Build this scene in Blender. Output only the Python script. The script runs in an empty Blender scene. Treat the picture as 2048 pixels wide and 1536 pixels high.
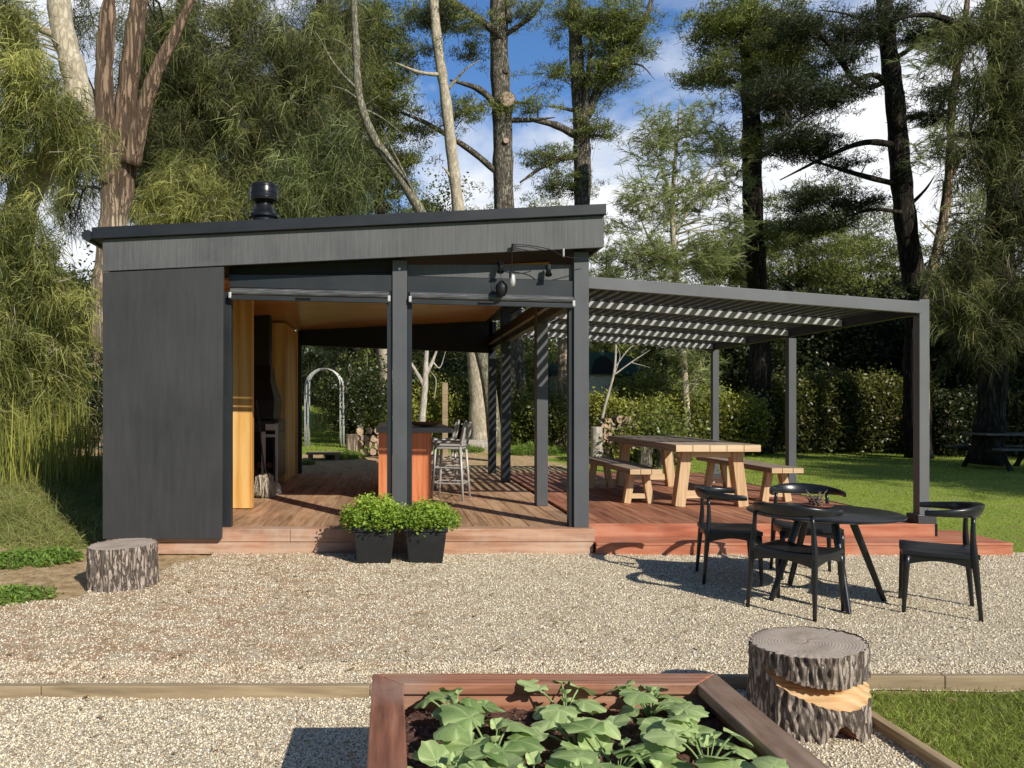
import bpy, math, random
import numpy as np
from mathutils import Vector, Matrix
rad = math.radians
PI = math.pi
random.seed(7)
rng = np.random.default_rng(11)
scene = bpy.context.scene
COL = scene.collection
H, FP, VX, VY = 1.47, 1539.0, 780.0, 812.0     # eye height, focal length in photo pixels, principal point

def P(px, py, Y):
    return ((px-VX)*Y/FP, Y, H-(py-VY)*Y/FP)
def PX(px, Y): return (px-VX)*Y/FP
def PZ(py, Y): return H-(py-VY)*Y/FP

def sstep(a, b, x):
    t = np.clip((x-a)/(b-a), 0, 1)
    return t*t*(3-2*t)
def gz(x, y):
    x = np.asarray(x, float); y = np.asarray(y, float)
    z = .2*sstep(8.2, 13.2, y) + .15*sstep(15, 28, y) + .95*sstep(28, 58, y)
    z = z + .36*sstep(-3.3, -5.2, x)*sstep(6.6, 13, y)
    z = z + .06*sstep(-3.0, -4.2, x)*(np.sin(x*2.1+y)*.5+.5)*sstep(6.2, 7.5, y)
    return z
def gzf(x, y): return float(gz(x, y))

# ------------------------------------------------------------------ materials
MATS = {}
def newmat(name):
    m = bpy.data.materials.new(name); m.use_nodes = True
    nt = m.node_tree; nt.nodes.clear()
    out = nt.nodes.new('ShaderNodeOutputMaterial')
    b = nt.nodes.new('ShaderNodeBsdfPrincipled')
    nt.links.new(b.outputs[0], out.inputs[0])
    MATS[name] = m
    return m, nt, b, out
def N(nt, t, **kw):
    n = nt.nodes.new(t)
    for k, v in kw.items(): setattr(n, k, v)
    return n
def coords(nt, scale=(1,1,1), rot=(0,0,0), kind='Object'):
    tc = N(nt, 'ShaderNodeTexCoord'); mp = N(nt, 'ShaderNodeMapping')
    mp.inputs['Scale'].default_value = scale; mp.inputs['Rotation'].default_value = rot
    nt.links.new(tc.outputs[kind], mp.inputs[0]); return mp.outputs[0]
def noise(nt, vec, scale, detail=4, rough=.55, dist=0):
    n = N(nt, 'ShaderNodeTexNoise'); n.inputs['Scale'].default_value = scale
    n.inputs['Detail'].default_value = detail; n.inputs['Roughness'].default_value = rough
    n.inputs['Distortion'].default_value = dist
    nt.links.new(vec, n.inputs['Vector']); return n
def ramp(nt, fac, stops, interp='LINEAR'):
    r = N(nt, 'ShaderNodeValToRGB'); r.color_ramp.interpolation = interp
    els = r.color_ramp.elements
    while len(els) < len(stops): els.new(.5)
    for e, (p, c) in zip(els, stops):
        e.position = p; e.color = (*c, 1) if len(c) == 3 else c
    nt.links.new(fac, r.inputs[0]); return r.outputs[0]
def mixc(nt, a, b, fac, mode='MIX'):
    m = N(nt, 'ShaderNodeMix', data_type='RGBA', blend_type=mode)
    for s, v in ((0, fac), (6, a), (7, b)):
        if isinstance(v, (int, float)): m.inputs[s].default_value = v
        elif isinstance(v, tuple): m.inputs[s].default_value = (*v, 1)
        else: nt.links.new(v, m.inputs[s])
    return m.outputs[2]
def math_(nt, op, a, b=0.0):
    m = N(nt, 'ShaderNodeMath', operation=op)
    for s, v in ((0, a), (1, b)):
        if isinstance(v, (int, float)): m.inputs[s].default_value = v
        else: nt.links.new(v, m.inputs[s])
    return m.outputs[0]
def bump(nt, b, h, strength=.4, dist=.01):
    n = N(nt, 'ShaderNodeBump'); n.inputs['Strength'].default_value = strength
    n.inputs['Distance'].default_value = dist
    nt.links.new(h, n.inputs['Height']); nt.links.new(n.outputs[0], b.inputs['Normal']); return n

def mat_paint(name, c, rough=.5, var=.25, streak=(14,14,1.2), bstr=.15, patch=1.3, spec=.4, metal=0):
    m, nt, b, o = newmat(name)
    v1 = coords(nt, streak); v2 = coords(nt)
    n1 = noise(nt, v1, 2.2, 6, .65); n2 = noise(nt, v2, patch, 5, .6)
    f = math_(nt, 'ADD', math_(nt, 'MULTIPLY', n1.outputs[0], .5), math_(nt, 'MULTIPLY', n2.outputs[0], .5))
    lo = tuple(x*(1-var) for x in c); hi = tuple(min(1, x*(1+var)) for x in c)
    col = ramp(nt, f, [(.32, lo), (.68, hi)])
    nt.links.new(col, b.inputs['Base Color'])
    r = ramp(nt, n2.outputs[0], [(.3, (rough-.08,)*3), (.7, (rough+.1,)*3)]); nt.links.new(r, b.inputs['Roughness'])
    b.inputs['Specular IOR Level'].default_value = spec; b.inputs['Metallic'].default_value = metal
    bump(nt, b, n1.outputs[0], bstr, .004)
    return m
def mat_wood(name, cs, axis=1, scale=1.0, rough=.6, bstr=.3, tint=False, knots=False, gscale=1.0, weather=None):
    """grain runs along axis; cs = dark, mid, light"""
    m, nt, b, o = newmat(name)
    s = [22*scale]*3; s[axis] = 1.1*scale
    v = coords(nt, tuple(s)); n1 = noise(nt, v, 1.0*gscale, 7, .6, .6)
    s2 = [4*scale]*3; s2[axis] = .5*scale
    n2 = noise(nt, coords(nt, tuple(s2)), 1.2, 4, .5, 1.2)
    wv = N(nt, 'ShaderNodeTexWave', wave_type='BANDS', bands_direction='XYZ'[(axis+1) % 3])
    s3 = [1*scale]*3; s3[axis] = .12*scale
    nt.links.new(coords(nt, tuple(s3)), wv.inputs[0])
    wv.inputs['Scale'].default_value = 6; wv.inputs['Distortion'].default_value = 9; wv.inputs['Detail'].default_value = 3
    wv.inputs['Detail Scale'].default_value = 1.3
    f = math_(nt, 'ADD', math_(nt, 'MULTIPLY', n1.outputs[0], .5), math_(nt, 'MULTIPLY', n2.outputs[0], .34))
    f = math_(nt, 'ADD', f, math_(nt, 'MULTIPLY', wv.outputs[0], .16))
    col = ramp(nt, f, [(.3, cs[0]), (.5, cs[1]), (.72, cs[2])])
    if weather:
        n3 = noise(nt, coords(nt), 2.3, 6, .65)
        col = mixc(nt, col, weather, ramp(nt, n3.outputs[0], [(.45, (0,0,0)), (.7, (.75,)*3)]))
    if tint:
        at = N(nt, 'ShaderNodeAttribute', attribute_name='tint')
        col = mixc(nt, col, at.outputs['Color'], 1.0, 'MULTIPLY')
    nt.links.new(col, b.inputs['Base Color'])
    b.inputs['Roughness'].default_value = rough; b.inputs['Specular IOR Level'].default_value = .3
    bump(nt, b, f, bstr, .006)
    return m
def mat_bark(name, cs, scale=1.0, stretch=.16, bstr=1.0, lichen=None, dist=.05, low=None):
    m, nt, b, o = newmat(name)
    v = coords(nt, (scale*7, scale*7, scale*7*stretch))
    n0 = noise(nt, v, 1.6, 8, .7, .8)
    vo = N(nt, 'ShaderNodeTexVoronoi', feature='DISTANCE_TO_EDGE'); vo.inputs['Scale'].default_value = 2.2
    vd = N(nt, 'ShaderNodeVectorMath', operation='ADD')
    nt.links.new(v, vd.inputs[0]); nt.links.new(n0.outputs[1], vd.inputs[1]); nt.links.new(vd.outputs[0], vo.inputs['Vector'])
    cr = ramp(nt, vo.outputs[0], [(0, (0,0,0)), (.16, (1,1,1))])
    n2 = noise(nt, coords(nt), 1.1, 5, .6)
    col = ramp(nt, n0.outputs[0], [(.3, cs[0]), (.5, cs[1]), (.7, cs[2])])
    col = mixc(nt, col, cs[1], ramp(nt, n2.outputs[0], [(.4, (0,0,0)), (.7, (.5,)*3)]))
    if lichen:
        n3 = noise(nt, coords(nt), 7, 6, .7)
        col = mixc(nt, col, lichen, ramp(nt, n3.outputs[0], [(.52, (0,0,0)), (.62, (.8,)*3)]))
    if low:
        sz = N(nt, 'ShaderNodeSeparateXYZ'); nt.links.new(coords(nt), sz.inputs[0])
        zf = math_(nt, 'ADD', sz.outputs[2], math_(nt, 'MULTIPLY', n2.outputs[0], 2.0))
        col = mixc(nt, low, col, ramp(nt, math_(nt, 'MULTIPLY', zf, .1), [(.62, (.25,)*3), (.74, (1,1,1))]))
    col = mixc(nt, cs[0], col, math_(nt, 'ADD', math_(nt, 'MULTIPLY', cr, .55), .45))
    nt.links.new(col, b.inputs['Base Color']); b.inputs['Roughness'].default_value = .9
    b.inputs['Specular IOR Level'].default_value = .15
    h = math_(nt, 'ADD', cr, n0.outputs[0]); bump(nt, b, h, bstr, dist)
    return m
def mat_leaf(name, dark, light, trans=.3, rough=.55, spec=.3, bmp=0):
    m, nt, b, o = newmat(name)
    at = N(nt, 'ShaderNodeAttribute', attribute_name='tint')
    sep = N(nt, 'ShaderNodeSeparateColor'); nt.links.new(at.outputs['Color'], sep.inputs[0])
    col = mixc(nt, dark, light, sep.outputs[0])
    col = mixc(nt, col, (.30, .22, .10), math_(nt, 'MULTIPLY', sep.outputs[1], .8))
    nt.links.new(col, b.inputs['Base Color']); b.inputs['Roughness'].default_value = rough
    b.inputs['Specular IOR Level'].default_value = spec
    if bmp:
        nb_ = noise(nt, coords(nt), 70, 6, .7); bump(nt, b, nb_.outputs[0], bmp, .006)
    tr = N(nt, 'ShaderNodeBsdfTranslucent'); nt.links.new(mixc(nt, col, (1.0, 1.0, .35), .12), tr.inputs[0])
    mx = N(nt, 'ShaderNodeMixShader'); mx.inputs[0].default_value = trans
    nt.links.new(b.outputs[0], mx.inputs[1]); nt.links.new(tr.outputs[0], mx.inputs[2]); nt.links.new(mx.outputs[0], o.inputs[0])
    return m
def mat_plain(name, c, rough=.5, metal=0, spec=.5, var=.12, sc=20, bstr=.05):
    m, nt, b, o = newmat(name)
    n = noise(nt, coords(nt), sc, 5, .6)
    nt.links.new(ramp(nt, n.outputs[0], [(.3, tuple(x*(1-var) for x in c)), (.7, tuple(min(1, x*(1+var)) for x in c))]), b.inputs['Base Color'])
    b.inputs['Roughness'].default_value = rough; b.inputs['Metallic'].default_value = metal
    b.inputs['Specular IOR Level'].default_value = spec; bump(nt, b, n.outputs[0], bstr, .003)
    return m

WALL = mat_paint('charcoal_board', (.039,.0385,.040), .62, .3, (8,8,1.0), .2, 1.0)
FASC = mat_paint('grey_board', (.098,.098,.100), .6, .38, (26,26,1.0), .4, 1.6)
POSTM = mat_paint('grey_painted_post', (.085,.088,.093), .5, .13, (30,30,.6), .12, 2)
CAPM = mat_paint('dark_roof_flashing', (.016,.018,.022), .42, .2, (1,3,9), .05, 2)
DARKM = mat_paint('dark_satin_frame', (.022,.025,.028), .4, .15, (2,2,2), .03, 2)
BLACKM = mat_paint('black_steel', (.010,.010,.011), .5, .2, (4,4,4), .05, 2)
SOFF = mat_paint('dark_soffit', (.012,.012,.013), .7, .2, (2,2,2), .05, 2)
PERG = mat_paint('pergola_metal', (.135,.136,.139), .38, .08, (1,1,1), .02, 1.5)
PURL = mat_paint('sunlit_purlin_metal', (.42,.42,.42), .4, .06, (1,1,1), .02, 1.5)  # paler than the frame metal, brightening the sun patches by colour
PERGD = mat_paint('pergola_slat_metal', (.05,.05,.052), .42, .08, (1,1,1), .02, 1.5)
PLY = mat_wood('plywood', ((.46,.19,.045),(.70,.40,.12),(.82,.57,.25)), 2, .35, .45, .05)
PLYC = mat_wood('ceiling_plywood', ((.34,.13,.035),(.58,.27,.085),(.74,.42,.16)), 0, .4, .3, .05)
DECKH = mat_wood('weathered_deck', ((.24,.13,.07),(.45,.265,.15),(.60,.40,.25)), 1, 1.2, .65, .3, tint=True)
DECKP = mat_wood('red_deck', ((.20,.075,.04),(.37,.15,.085),(.49,.24,.15)), 1, 1.2, .6, .3, tint=True)
EDGEF = mat_wood('faded_edge_timber', ((.28,.135,.08),(.46,.25,.155),(.58,.39,.27)), 0, 1.3, .7, .5, weather=(.54,.42,.32))
EDGER = mat_wood('red_edge_timber', ((.25,.075,.04),(.44,.145,.075),(.55,.25,.14)), 0, 1.3, .6, .4, weather=(.52,.26,.17))
BEDM = mat_wood('bed_timber_lengthwise', ((.15,.06,.036),(.29,.12,.07),(.42,.21,.13)), 1, 1.6, .5, .35, weather=(.36,.25,.19))
BEDW = mat_wood('bed_timber_weathered', ((.10,.055,.035),(.22,.135,.09),(.34,.24,.17)), 1, 1.6, .6, .5, weather=(.33,.25,.19))
BEDX = mat_wood('bed_timber_crosswise', ((.18,.07,.04),(.36,.15,.085),(.48,.25,.15)), 0, 1.6, .5, .3, weather=(.38,.27,.20))
BARP = mat_wood('bar_panel_timber', ((.42,.12,.045),(.60,.20,.08),(.68,.28,.13)), 2, .9, .5, .12)
OAK = mat_wood('picnic_timber', ((.42,.25,.12),(.60,.40,.22),(.70,.52,.32)), 2, 1.0, .6, .25)
OAKY = mat_wood('picnic_timber_long', ((.20,.15,.11),(.33,.255,.19),(.44,.36,.28)), 1, 1.0, .6, .25, tint=True)
OAKX = mat_wood('picnic_rail_timber', ((.48,.31,.16),(.66,.47,.28),(.75,.58,.38)), 0, 1.0, .6, .2)
EDGP = mat_wood('pale_edging_timber', ((.20,.15,.09),(.36,.27,.16),(.46,.37,.24)), 0, 1.6, .8, .5, weather=(.30,.22,.14))
EDGPY = mat_wood('pale_edging_timber_y', ((.22,.16,.09),(.38,.28,.16),(.46,.36,.22)), 1, 1.6, .8, .5)
BLACKW = mat_plain('black_painted_wood', (.012,.0125,.014), .3, 0, .5, .2, 40)
LEATH = mat_plain('black_leather', (.014,.014,.016), .42, 0, .45, .2, 120, .15)
POTM = mat_plain('black_plastic', (.016,.017,.018), .45, 0, .4, .2, 12)
CHROME = mat_plain('bright_metal', (.55,.54,.52), .4, .35, .5, .05)
ALU = mat_plain('brushed_aluminium', (.46,.445,.42), .5, .25, .5, .1, 30)
STEELB = mat_plain('black_glossy_steel', (.018,.018,.02), .25, .3, .5, .2, 15)
SOIL = None
BARKA = mat_bark('smooth_pale_bark', ((.28,.23,.16),(.54,.46,.34),(.70,.63,.50)), .8, .35, .5, None, .03)
BARKB = mat_bark('reddish_peeling_bark', ((.12,.08,.055),(.30,.20,.135),(.46,.33,.23)), .75, .07, 1.0, None, .05, (.58,.46,.33))
BARKP = mat_bark('pine_bark', ((.06,.05,.04),(.24,.20,.16),(.44,.39,.32)), 1.3, .2, 1.0, (.42,.42,.32), .05)
BARKD = mat_bark('dark_pine_bark', ((.016,.013,.011),(.055,.044,.036),(.12,.10,.085)), 1.1, .12, 1.0, None, .06)
BARKL = mat_bark('lichen_bark', ((.12,.10,.07),(.30,.27,.20),(.46,.44,.34)), 1.2, .3, .8, (.40,.41,.25), .03)
BARKW = mat_bark('white_bark', ((.30,.25,.19),(.52,.47,.40),(.66,.62,.54)), .8, .4, .4, None, .02)
STBARK = mat_bark('stump_bark', ((.12,.085,.065),(.46,.37,.30),(.74,.66,.58)), 2.3, .13, 1.0, None, .03)
TWIG = mat_plain('twig_bark', (.10,.085,.065), .9, 0, .2, .4, 9)
TWIGL = mat_plain('pale_twig_bark', (.36,.32,.24), .9, 0, .2, .3, 9)

def mat_rings(name, pale=True):
    m, nt, b, o = newmat(name)
    v = coords(nt, (1,1,1)); nz = noise(nt, v, 5, 4, .5)
    dv = N(nt, 'ShaderNodeVectorMath', operation='MULTIPLY_ADD')
    nt.links.new(nz.outputs[1], dv.inputs[0]); dv.inputs[1].default_value = (.03,.03,0); nt.links.new(v, dv.inputs[2])
    w = N(nt, 'ShaderNodeTexWave', wave_type='RINGS', rings_direction='Z'); nt.links.new(dv.outputs[0], w.inputs[0])
    w.inputs['Scale'].default_value = 24; w.inputs['Distortion'].default_value = .6; w.inputs['Detail'].default_value = 2
    n2 = noise(nt, coords(nt), 4, 4, .6); n3 = noise(nt, coords(nt), 60, 5, .6)
    f = math_(nt, 'ADD', math_(nt, 'MULTIPLY', w.outputs[0], .22), math_(nt, 'ADD', math_(nt, 'MULTIPLY', n2.outputs[0], .55), math_(nt, 'MULTIPLY', n3.outputs[0], .25)))
    cs = ((.28,.21,.15),(.46,.37,.29),(.60,.52,.45)) if pale else ((.34,.17,.07),(.55,.33,.15),(.66,.46,.26))
    nt.links.new(ramp(nt, f, [(.3, cs[0]), (.5, cs[1]), (.72, cs[2])]), b.inputs['Base Color'])
    b.inputs['Roughness'].default_value = .75; bump(nt, b, f, .3, .004); return m
RINGS = mat_rings('cut_rings_grey'); RINGF = mat_rings('cut_rings_fresh', False)
CARVE = mat_wood('carved_fresh_wood', ((.40,.20,.08),(.60,.38,.18),(.72,.52,.30)), 0, 1.5, .55, .2)
LOGM = mat_plain('firewood_bark', (.16,.105,.07), .9, 0, .2, .5, 14, .5)

# ------------------------------------------------------------------ mesh helpers
def tag(o, label=None, cat=None, group=None, kind=None):
    if label: o['label'] = label
    if cat: o['category'] = cat
    if group: o['group'] = group
    if kind: o['kind'] = kind
    return o
def empty(name, loc=(0,0,0), rz=0, label=None, cat=None, group=None):
    o = bpy.data.objects.new(name, None); COL.objects.link(o); o.location = loc; o.rotation_euler = (0,0,rz)
    o.empty_display_size = .1
    return tag(o, label, cat, group)
def link(name, me, mats, parent=None, bevel=0, smooth=False, world=True):
    if not isinstance(mats, (list, tuple)): mats = [mats]
    for m in mats: me.materials.append(m)
    o = bpy.data.objects.new(name, me); COL.objects.link(o)
    if parent is not None:
        o.parent = parent
        if world: o.matrix_parent_inverse = world_inv(parent)
    if bevel:
        b = o.modifiers.new('bevel', 'BEVEL'); b.width = bevel; b.segments = 2; b.limit_method = 'ANGLE'; b.angle_limit = rad(40)
    if smooth: me.shade_smooth()
    return o
def world_mat(p):
    m = Matrix.LocRotScale(p.location, p.rotation_euler, None)
    return world_mat(p.parent) @ p.matrix_parent_inverse @ m if p.parent else m
def world_inv(p): return world_mat(p).inverted()
def children(o): return [c for c in COL.objects if c.parent == o]
def copy_tree(o, loc=None, rz=None, label=None, parent=None, group=None, scale=None):
    kids = children(o)
    c = o.copy(); COL.objects.link(c)
    if parent is not None: c.parent = parent
    if loc is not None: c.location = loc
    if rz is not None: c.rotation_euler = (c.rotation_euler.x if False else 0, 0, rz)
    if scale is not None: c.scale = (scale,)*3
    if label: c['label'] = label
    if group: c['group'] = group
    for k in kids: copy_tree(k, parent=c)
    return c
class MB:
    def __init__(s): s.v = []; s.f = []; s.mi = []; s.t = []
    def add(s, vs, fs, mi=0, tint=None):
        n = len(s.v); s.v += [tuple(v) for v in vs]; s.f += [tuple(i+n for i in f) for f in fs]; s.mi += [mi]*len(fs)
        s.t += [tint or (1,1,1)]*len(vs); return s
    def box(s, x0, x1, y0, y1, z0, z1, mi=0, tint=None):
        vs = [(x0,y0,z0),(x1,y0,z0),(x1,y1,z0),(x0,y1,z0),(x0,y0,z1),(x1,y0,z1),(x1,y1,z1),(x0,y1,z1)]
        return s.add(vs, [(0,3,2,1),(4,5,6,7),(0,1,5,4),(1,2,6,5),(2,3,7,6),(3,0,4,7)], mi, tint)
    def hexa(s, vs, mi=0, tint=None):
        return s.add(vs, [(0,3,2,1),(4,5,6,7),(0,1,5,4),(1,2,6,5),(2,3,7,6),(3,0,4,7)], mi, tint)
    def bar(s, a, b, w, h, up=(0,0,1), mi=0, w2=None, h2=None, tint=None):
        a = Vector(a); b = Vector(b); d = (b-a).normalized(); u = Vector(up)
        sx = d.cross(u)
        if sx.length < 1e-4: sx = Vector((1,0,0))
        sx.normalize(); u = sx.cross(d).normalized()
        w2 = w if w2 is None else w2; h2 = h if h2 is None else h2
        q = lambda c, ww, hh: [c-sx*ww/2-u*hh/2, c+sx*ww/2-u*hh/2, c+sx*ww/2+u*hh/2, c-sx*ww/2+u*hh/2]
        return s.add(q(a,w,h)+q(b,w2,h2), [(0,1,2,3),(7,6,5,4),(1,0,4,5),(2,1,5,6),(3,2,6,7),(0,3,7,4)], mi, tint)
    def tube(s, pts, rs, n=10, mi=0, caps=True, flat=1.0, up=(0,0,1), tint=None):
        pts = [Vector(p) for p in pts]
        if not isinstance(rs, (list, tuple)): rs = [rs]*len(pts)
        vs = []; prev = None
        for i, p in enumerate(pts):
            d = (pts[min(i+1, len(pts)-1)]-pts[max(i-1, 0)])
            d = d.normalized() if d.length > 1e-9 else Vector((0,0,1))
            if prev is None:
                a = d.cross(Vector(up))
                if a.length < 1e-3: a = d.cross(Vector((1,0,0)))
            else: a = prev - d*prev.dot(d)
            a.normalize(); prev = a; b = d.cross(a)
            for k in range(n):
                t = 2*PI*k/n; vs.append(p + a*math.cos(t)*rs[i] + b*math.sin(t)*rs[i]*flat)
        fs = [(i*n+k, i*n+(k+1)%n, (i+1)*n+(k+1)%n, (i+1)*n+k) for i in range(len(pts)-1) for k in range(n)]
        if caps: fs += [tuple(range(n))[::-1], tuple((len(pts)-1)*n+k for k in range(n))]
        return s.add(vs, fs, mi, tint)
    def lathe(s, prof, c=(0,0,0), n=32, mi=0):
        vs = []
        for r, z in prof:
            for k in range(n):
                t = 2*PI*k/n; vs.append((c[0]+r*math.cos(t), c[1]+r*math.sin(t), c[2]+z))
        fs = [(i*n+k, i*n+(k+1)%n, (i+1)*n+(k+1)%n, (i+1)*n+k) for i in range(len(prof)-1) for k in range(n)]
        if prof[0][0] > 0: fs.append(tuple(range(n))[::-1])
        if prof[-1][0] > 0: fs.append(tuple((len(prof)-1)*n+k for k in range(n)))
        return s.add(vs, fs, mi)
    def build(s, name, mats, parent=None, bevel=0, smooth=False, tint=False, world=True, angle=None):
        me = bpy.data.meshes.new(name); me.from_pydata(s.v, [], s.f); me.update()
        me.polygons.foreach_set('material_index', s.mi)
        if tint:
            a = me.color_attributes.new('tint', 'FLOAT_COLOR', 'POINT')
            a.data.foreach_set('color', np.hstack([np.array(s.t, float), np.ones((len(s.t),1))]).ravel())
        o = link(name, me, mats, parent, bevel, smooth, world)
        if smooth and angle:
            me.set_sharp_from_angle(angle=rad(angle))
        return o
def npmesh(name, V, F, tint, mats, parent=None, world=True, smooth=False):
    """V Nx3, F MxK (K = 3 or 4), tint N x 2"""
    me = bpy.data.meshes.new(name); k = F.shape[1]; V = np.ascontiguousarray(V, np.float32); F = np.ascontiguousarray(F, np.int32)
    me.vertices.add(len(V)); me.vertices.foreach_set('co', V.ravel())
    me.loops.add(F.size); me.loops.foreach_set('vertex_index', F.ravel())
    me.polygons.add(len(F)); me.polygons.foreach_set('loop_start', np.arange(0, F.size, k, dtype=np.int32))
    me.update(calc_edges=True)
    if tint is not None:
        a = me.color_attributes.new('tint', 'FLOAT_COLOR', 'POINT')
        c = np.ones((len(V), 4), np.float32); c[:, :tint.shape[1]] = tint; a.data.foreach_set('color', c.ravel())
    return link(name, me, mats, parent, 0, smooth, world)

# ---- foliage arrays
def unit(v): return v/np.maximum(np.linalg.norm(v, axis=-1, keepdims=True), 1e-9)
class Fol:
    def __init__(s): s.V = []; s.F = []; s.T = []; s.n = 0
    def put(s, V, F, T): s.V.append(V); s.F.append(F+s.n); s.T.append(T); s.n += len(V)
    def strips(s, Pp, D, L, W, droop, tint):
        n = len(Pp); ts = [0, .5, 1]; side = unit(np.cross(D, rng.normal(size=(n,3))+1e-6))
        V = np.empty((n, 6, 3))
        for i, t in enumerate(ts):
            c = Pp + D*(L*t)[:,None]; c[:,2] -= droop*L*t*t
            w = (W*(1, .9, .25)[i]/2)[:,None]*side; V[:,i*2] = c-w; V[:,i*2+1] = c+w
        b = np.arange(n)[:,None]*6
        F = np.concatenate([b+np.array([0,1,3,2]), b+np.array([2,3,5,4])])
        s.put(V.reshape(-1,3), F, np.repeat(tint, 6, axis=0))
    def leaves(s, C, size, tint, up=.3, aspect=.55):
        n = len(C); a = unit(rng.normal(size=(n,3))); nn = unit(rng.normal(size=(n,3))+np.array([0,-.2,up*2]))
        b = unit(np.cross(nn, a)); a = np.cross(b, nn); L = size[:,None]
        V = np.stack([C-a*L*.5, C+b*L*aspect*.5+nn*L*.06, C+a*L*.5, C-b*L*aspect*.5+nn*L*.06], 1)
        s.put(V.reshape(-1,3), np.arange(n)[:,None]*4+np.array([0,1,2,3]), np.repeat(tint, 4, axis=0))
    def build(s, name, mat, parent=None):
        return npmesh(name, np.concatenate(s.V), np.concatenate(s.F), np.concatenate(s.T), mat, parent)
def clump(fol, C, kind, base=None, scale=1.0, dens=1.0):
    """C: Mx3 clump centres"""
    M = len(C)
    if M == 0: return
    ct = rng.uniform(0, 1, (M,1)) if base is None else base
    if kind == 'droop':
        k = int(38*dens); idx = np.repeat(np.arange(M), k); n = len(idx)
        od = rng.normal(size=(M,3)); od[:,2] = -.2; od = unit(od)
        D = unit(od[idx]*.7 + rng.normal(size=(n,3))*.6 + np.array([0,0,-.05]))
        L = rng.uniform(.13, .38, n)*scale
        t = np.hstack([np.clip(ct[idx]**2.8*1.15+rng.uniform(-.2,.28,(n,1)),0,1), (rng.random((n,1)) < .03)*1.0])  # steep tint curve colours sunlit tips against near-black inner shade
        fol.strips(C[idx]+rng.normal(size=(n,3))*.09*scale, D, L, np.full(n, .0125*scale**.5), rng.uniform(.15, .8, n), t)
    elif kind == 'pine':
        k = int(44*dens); idx = np.repeat(np.arange(M), k); n = len(idx)
        D = unit(rng.normal(size=(n,3))+np.array([0,0,.45])); L = rng.uniform(.07,.17,n)*scale
        t = np.hstack([np.clip(ct[idx]*.55+rng.uniform(-.1,.5,(n,1)),0,1), (rng.random((n,1)) < .02)*.8])
        fol.strips(C[idx]+rng.normal(size=(n,3))*np.array([.11,.11,.05])*scale, D, L, np.full(n,.018*scale), rng.uniform(-.1,.2,n), t)
    elif kind == 'wisp':
        k = int(26*dens); idx = np.repeat(np.arange(M), k); n = len(idx)
        od = rng.normal(size=(M,3)); od[:,2] = np.abs(od[:,2])*.6+.1; od = unit(od)
        D = unit(od[idx]+rng.normal(size=(n,3))*.38); L = rng.uniform(.12,.34,n)*scale
        t = np.hstack([np.clip(ct[idx]*.6+rng.uniform(0,.4,(n,1)),0,1), (rng.random((n,1)) < .03)*.8])
        fol.strips(C[idx]+od[idx]*rng.uniform(-.25,.25,(n,1))*scale, D, L, np.full(n,.013*scale), rng.uniform(.0,.5,n), t)
    elif kind == 'leaf':
        k = int(24*dens); idx = np.repeat(np.arange(M), k); n = len(idx)
        t = np.hstack([np.clip(ct[idx]*.5+rng.uniform(0,.55,(n,1)),0,1), (rng.random((n,1)) < .07)*rng.random((n,1))])
        fol.leaves(C[idx]+rng.normal(size=(n,3))*.15*scale, rng.uniform(.06,.13,n)*scale, t)
def catmull(pts, m=5):
    pts = [np.array(p, float) for p in pts]; q = [2*pts[0]-pts[1]]+pts+[2*pts[-1]-pts[-2]]; out = []
    for i in range(1, len(q)-2):
        for j in range(m):
            t = j/m; a, b, c, d = q[i-1], q[i], q[i+1], q[i+2]
            out.append(.5*((2*b)+(c-a)*t+(2*a-5*b+4*c-d)*t*t+(-a+3*b-3*c+d)*t**3))
    out.append(pts[-1]); return out
# ================================================================== camera, light, sky
cam = bpy.data.cameras.new('camera'); co = bpy.data.objects.new('camera', cam); COL.objects.link(co)
co.location = (0,0,H); co.rotation_euler = (PI/2,0,0)
cam.sensor_width = 36; cam.lens = FP/2048*36; cam.shift_x = (1024-VX)/2048; cam.shift_y = (VY-768)/2048
cam.clip_start = .05; cam.clip_end = 3000
scene.camera = co
SUN_EL = rad(33); SH = Vector((.55,-.835,0)).normalized()
sd = Vector((SH.x*math.cos(SUN_EL), SH.y*math.cos(SUN_EL), math.sin(SUN_EL)))
sun = bpy.data.lights.new('sun', 'SUN'); sun.energy = 5.0; sun.angle = rad(.5); sun.color = (1,.945,.84)
so = bpy.data.objects.new('sun', sun); COL.objects.link(so)
so.rotation_euler = sd.to_track_quat('Z','Y').to_euler(); so.location = (6,-8,12)
w = bpy.data.worlds.new('World'); scene.world = w; w.use_nodes = True
nt = w.node_tree; nt.nodes.clear()
out = nt.nodes.new('ShaderNodeOutputWorld'); bg = nt.nodes.new('ShaderNodeBackground')
sky = nt.nodes.new('ShaderNodeTexSky'); sky.sky_type = 'NISHITA'; sky.sun_disc = False
sky.sun_elevation = SUN_EL; sky.sun_rotation = math.atan2(SH.x, SH.y); sky.air_density = 1.0; sky.dust_density = .4; sky.ozone_density = 2.0
tc = nt.nodes.new('ShaderNodeTexCoord')
sp = nt.nodes.new('ShaderNodeSeparateXYZ'); nt.links.new(tc.outputs['Generated'], sp.inputs[0])
zz = math_(nt, 'ADD', sp.outputs[2], .22)
cx = math_(nt, 'DIVIDE', sp.outputs[0], zz); cy = math_(nt, 'DIVIDE', sp.outputs[1], zz)
cb = nt.nodes.new('ShaderNodeCombineXYZ'); nt.links.new(cx, cb.inputs[0]); nt.links.new(cy, cb.inputs[1]); cb.inputs[2].default_value = SKYSEED = 3.1
cn = noise(nt, cb.outputs[0], 1.5, 9, .56, .25); cn2 = noise(nt, cb.outputs[0], .55, 3, .5)
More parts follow.
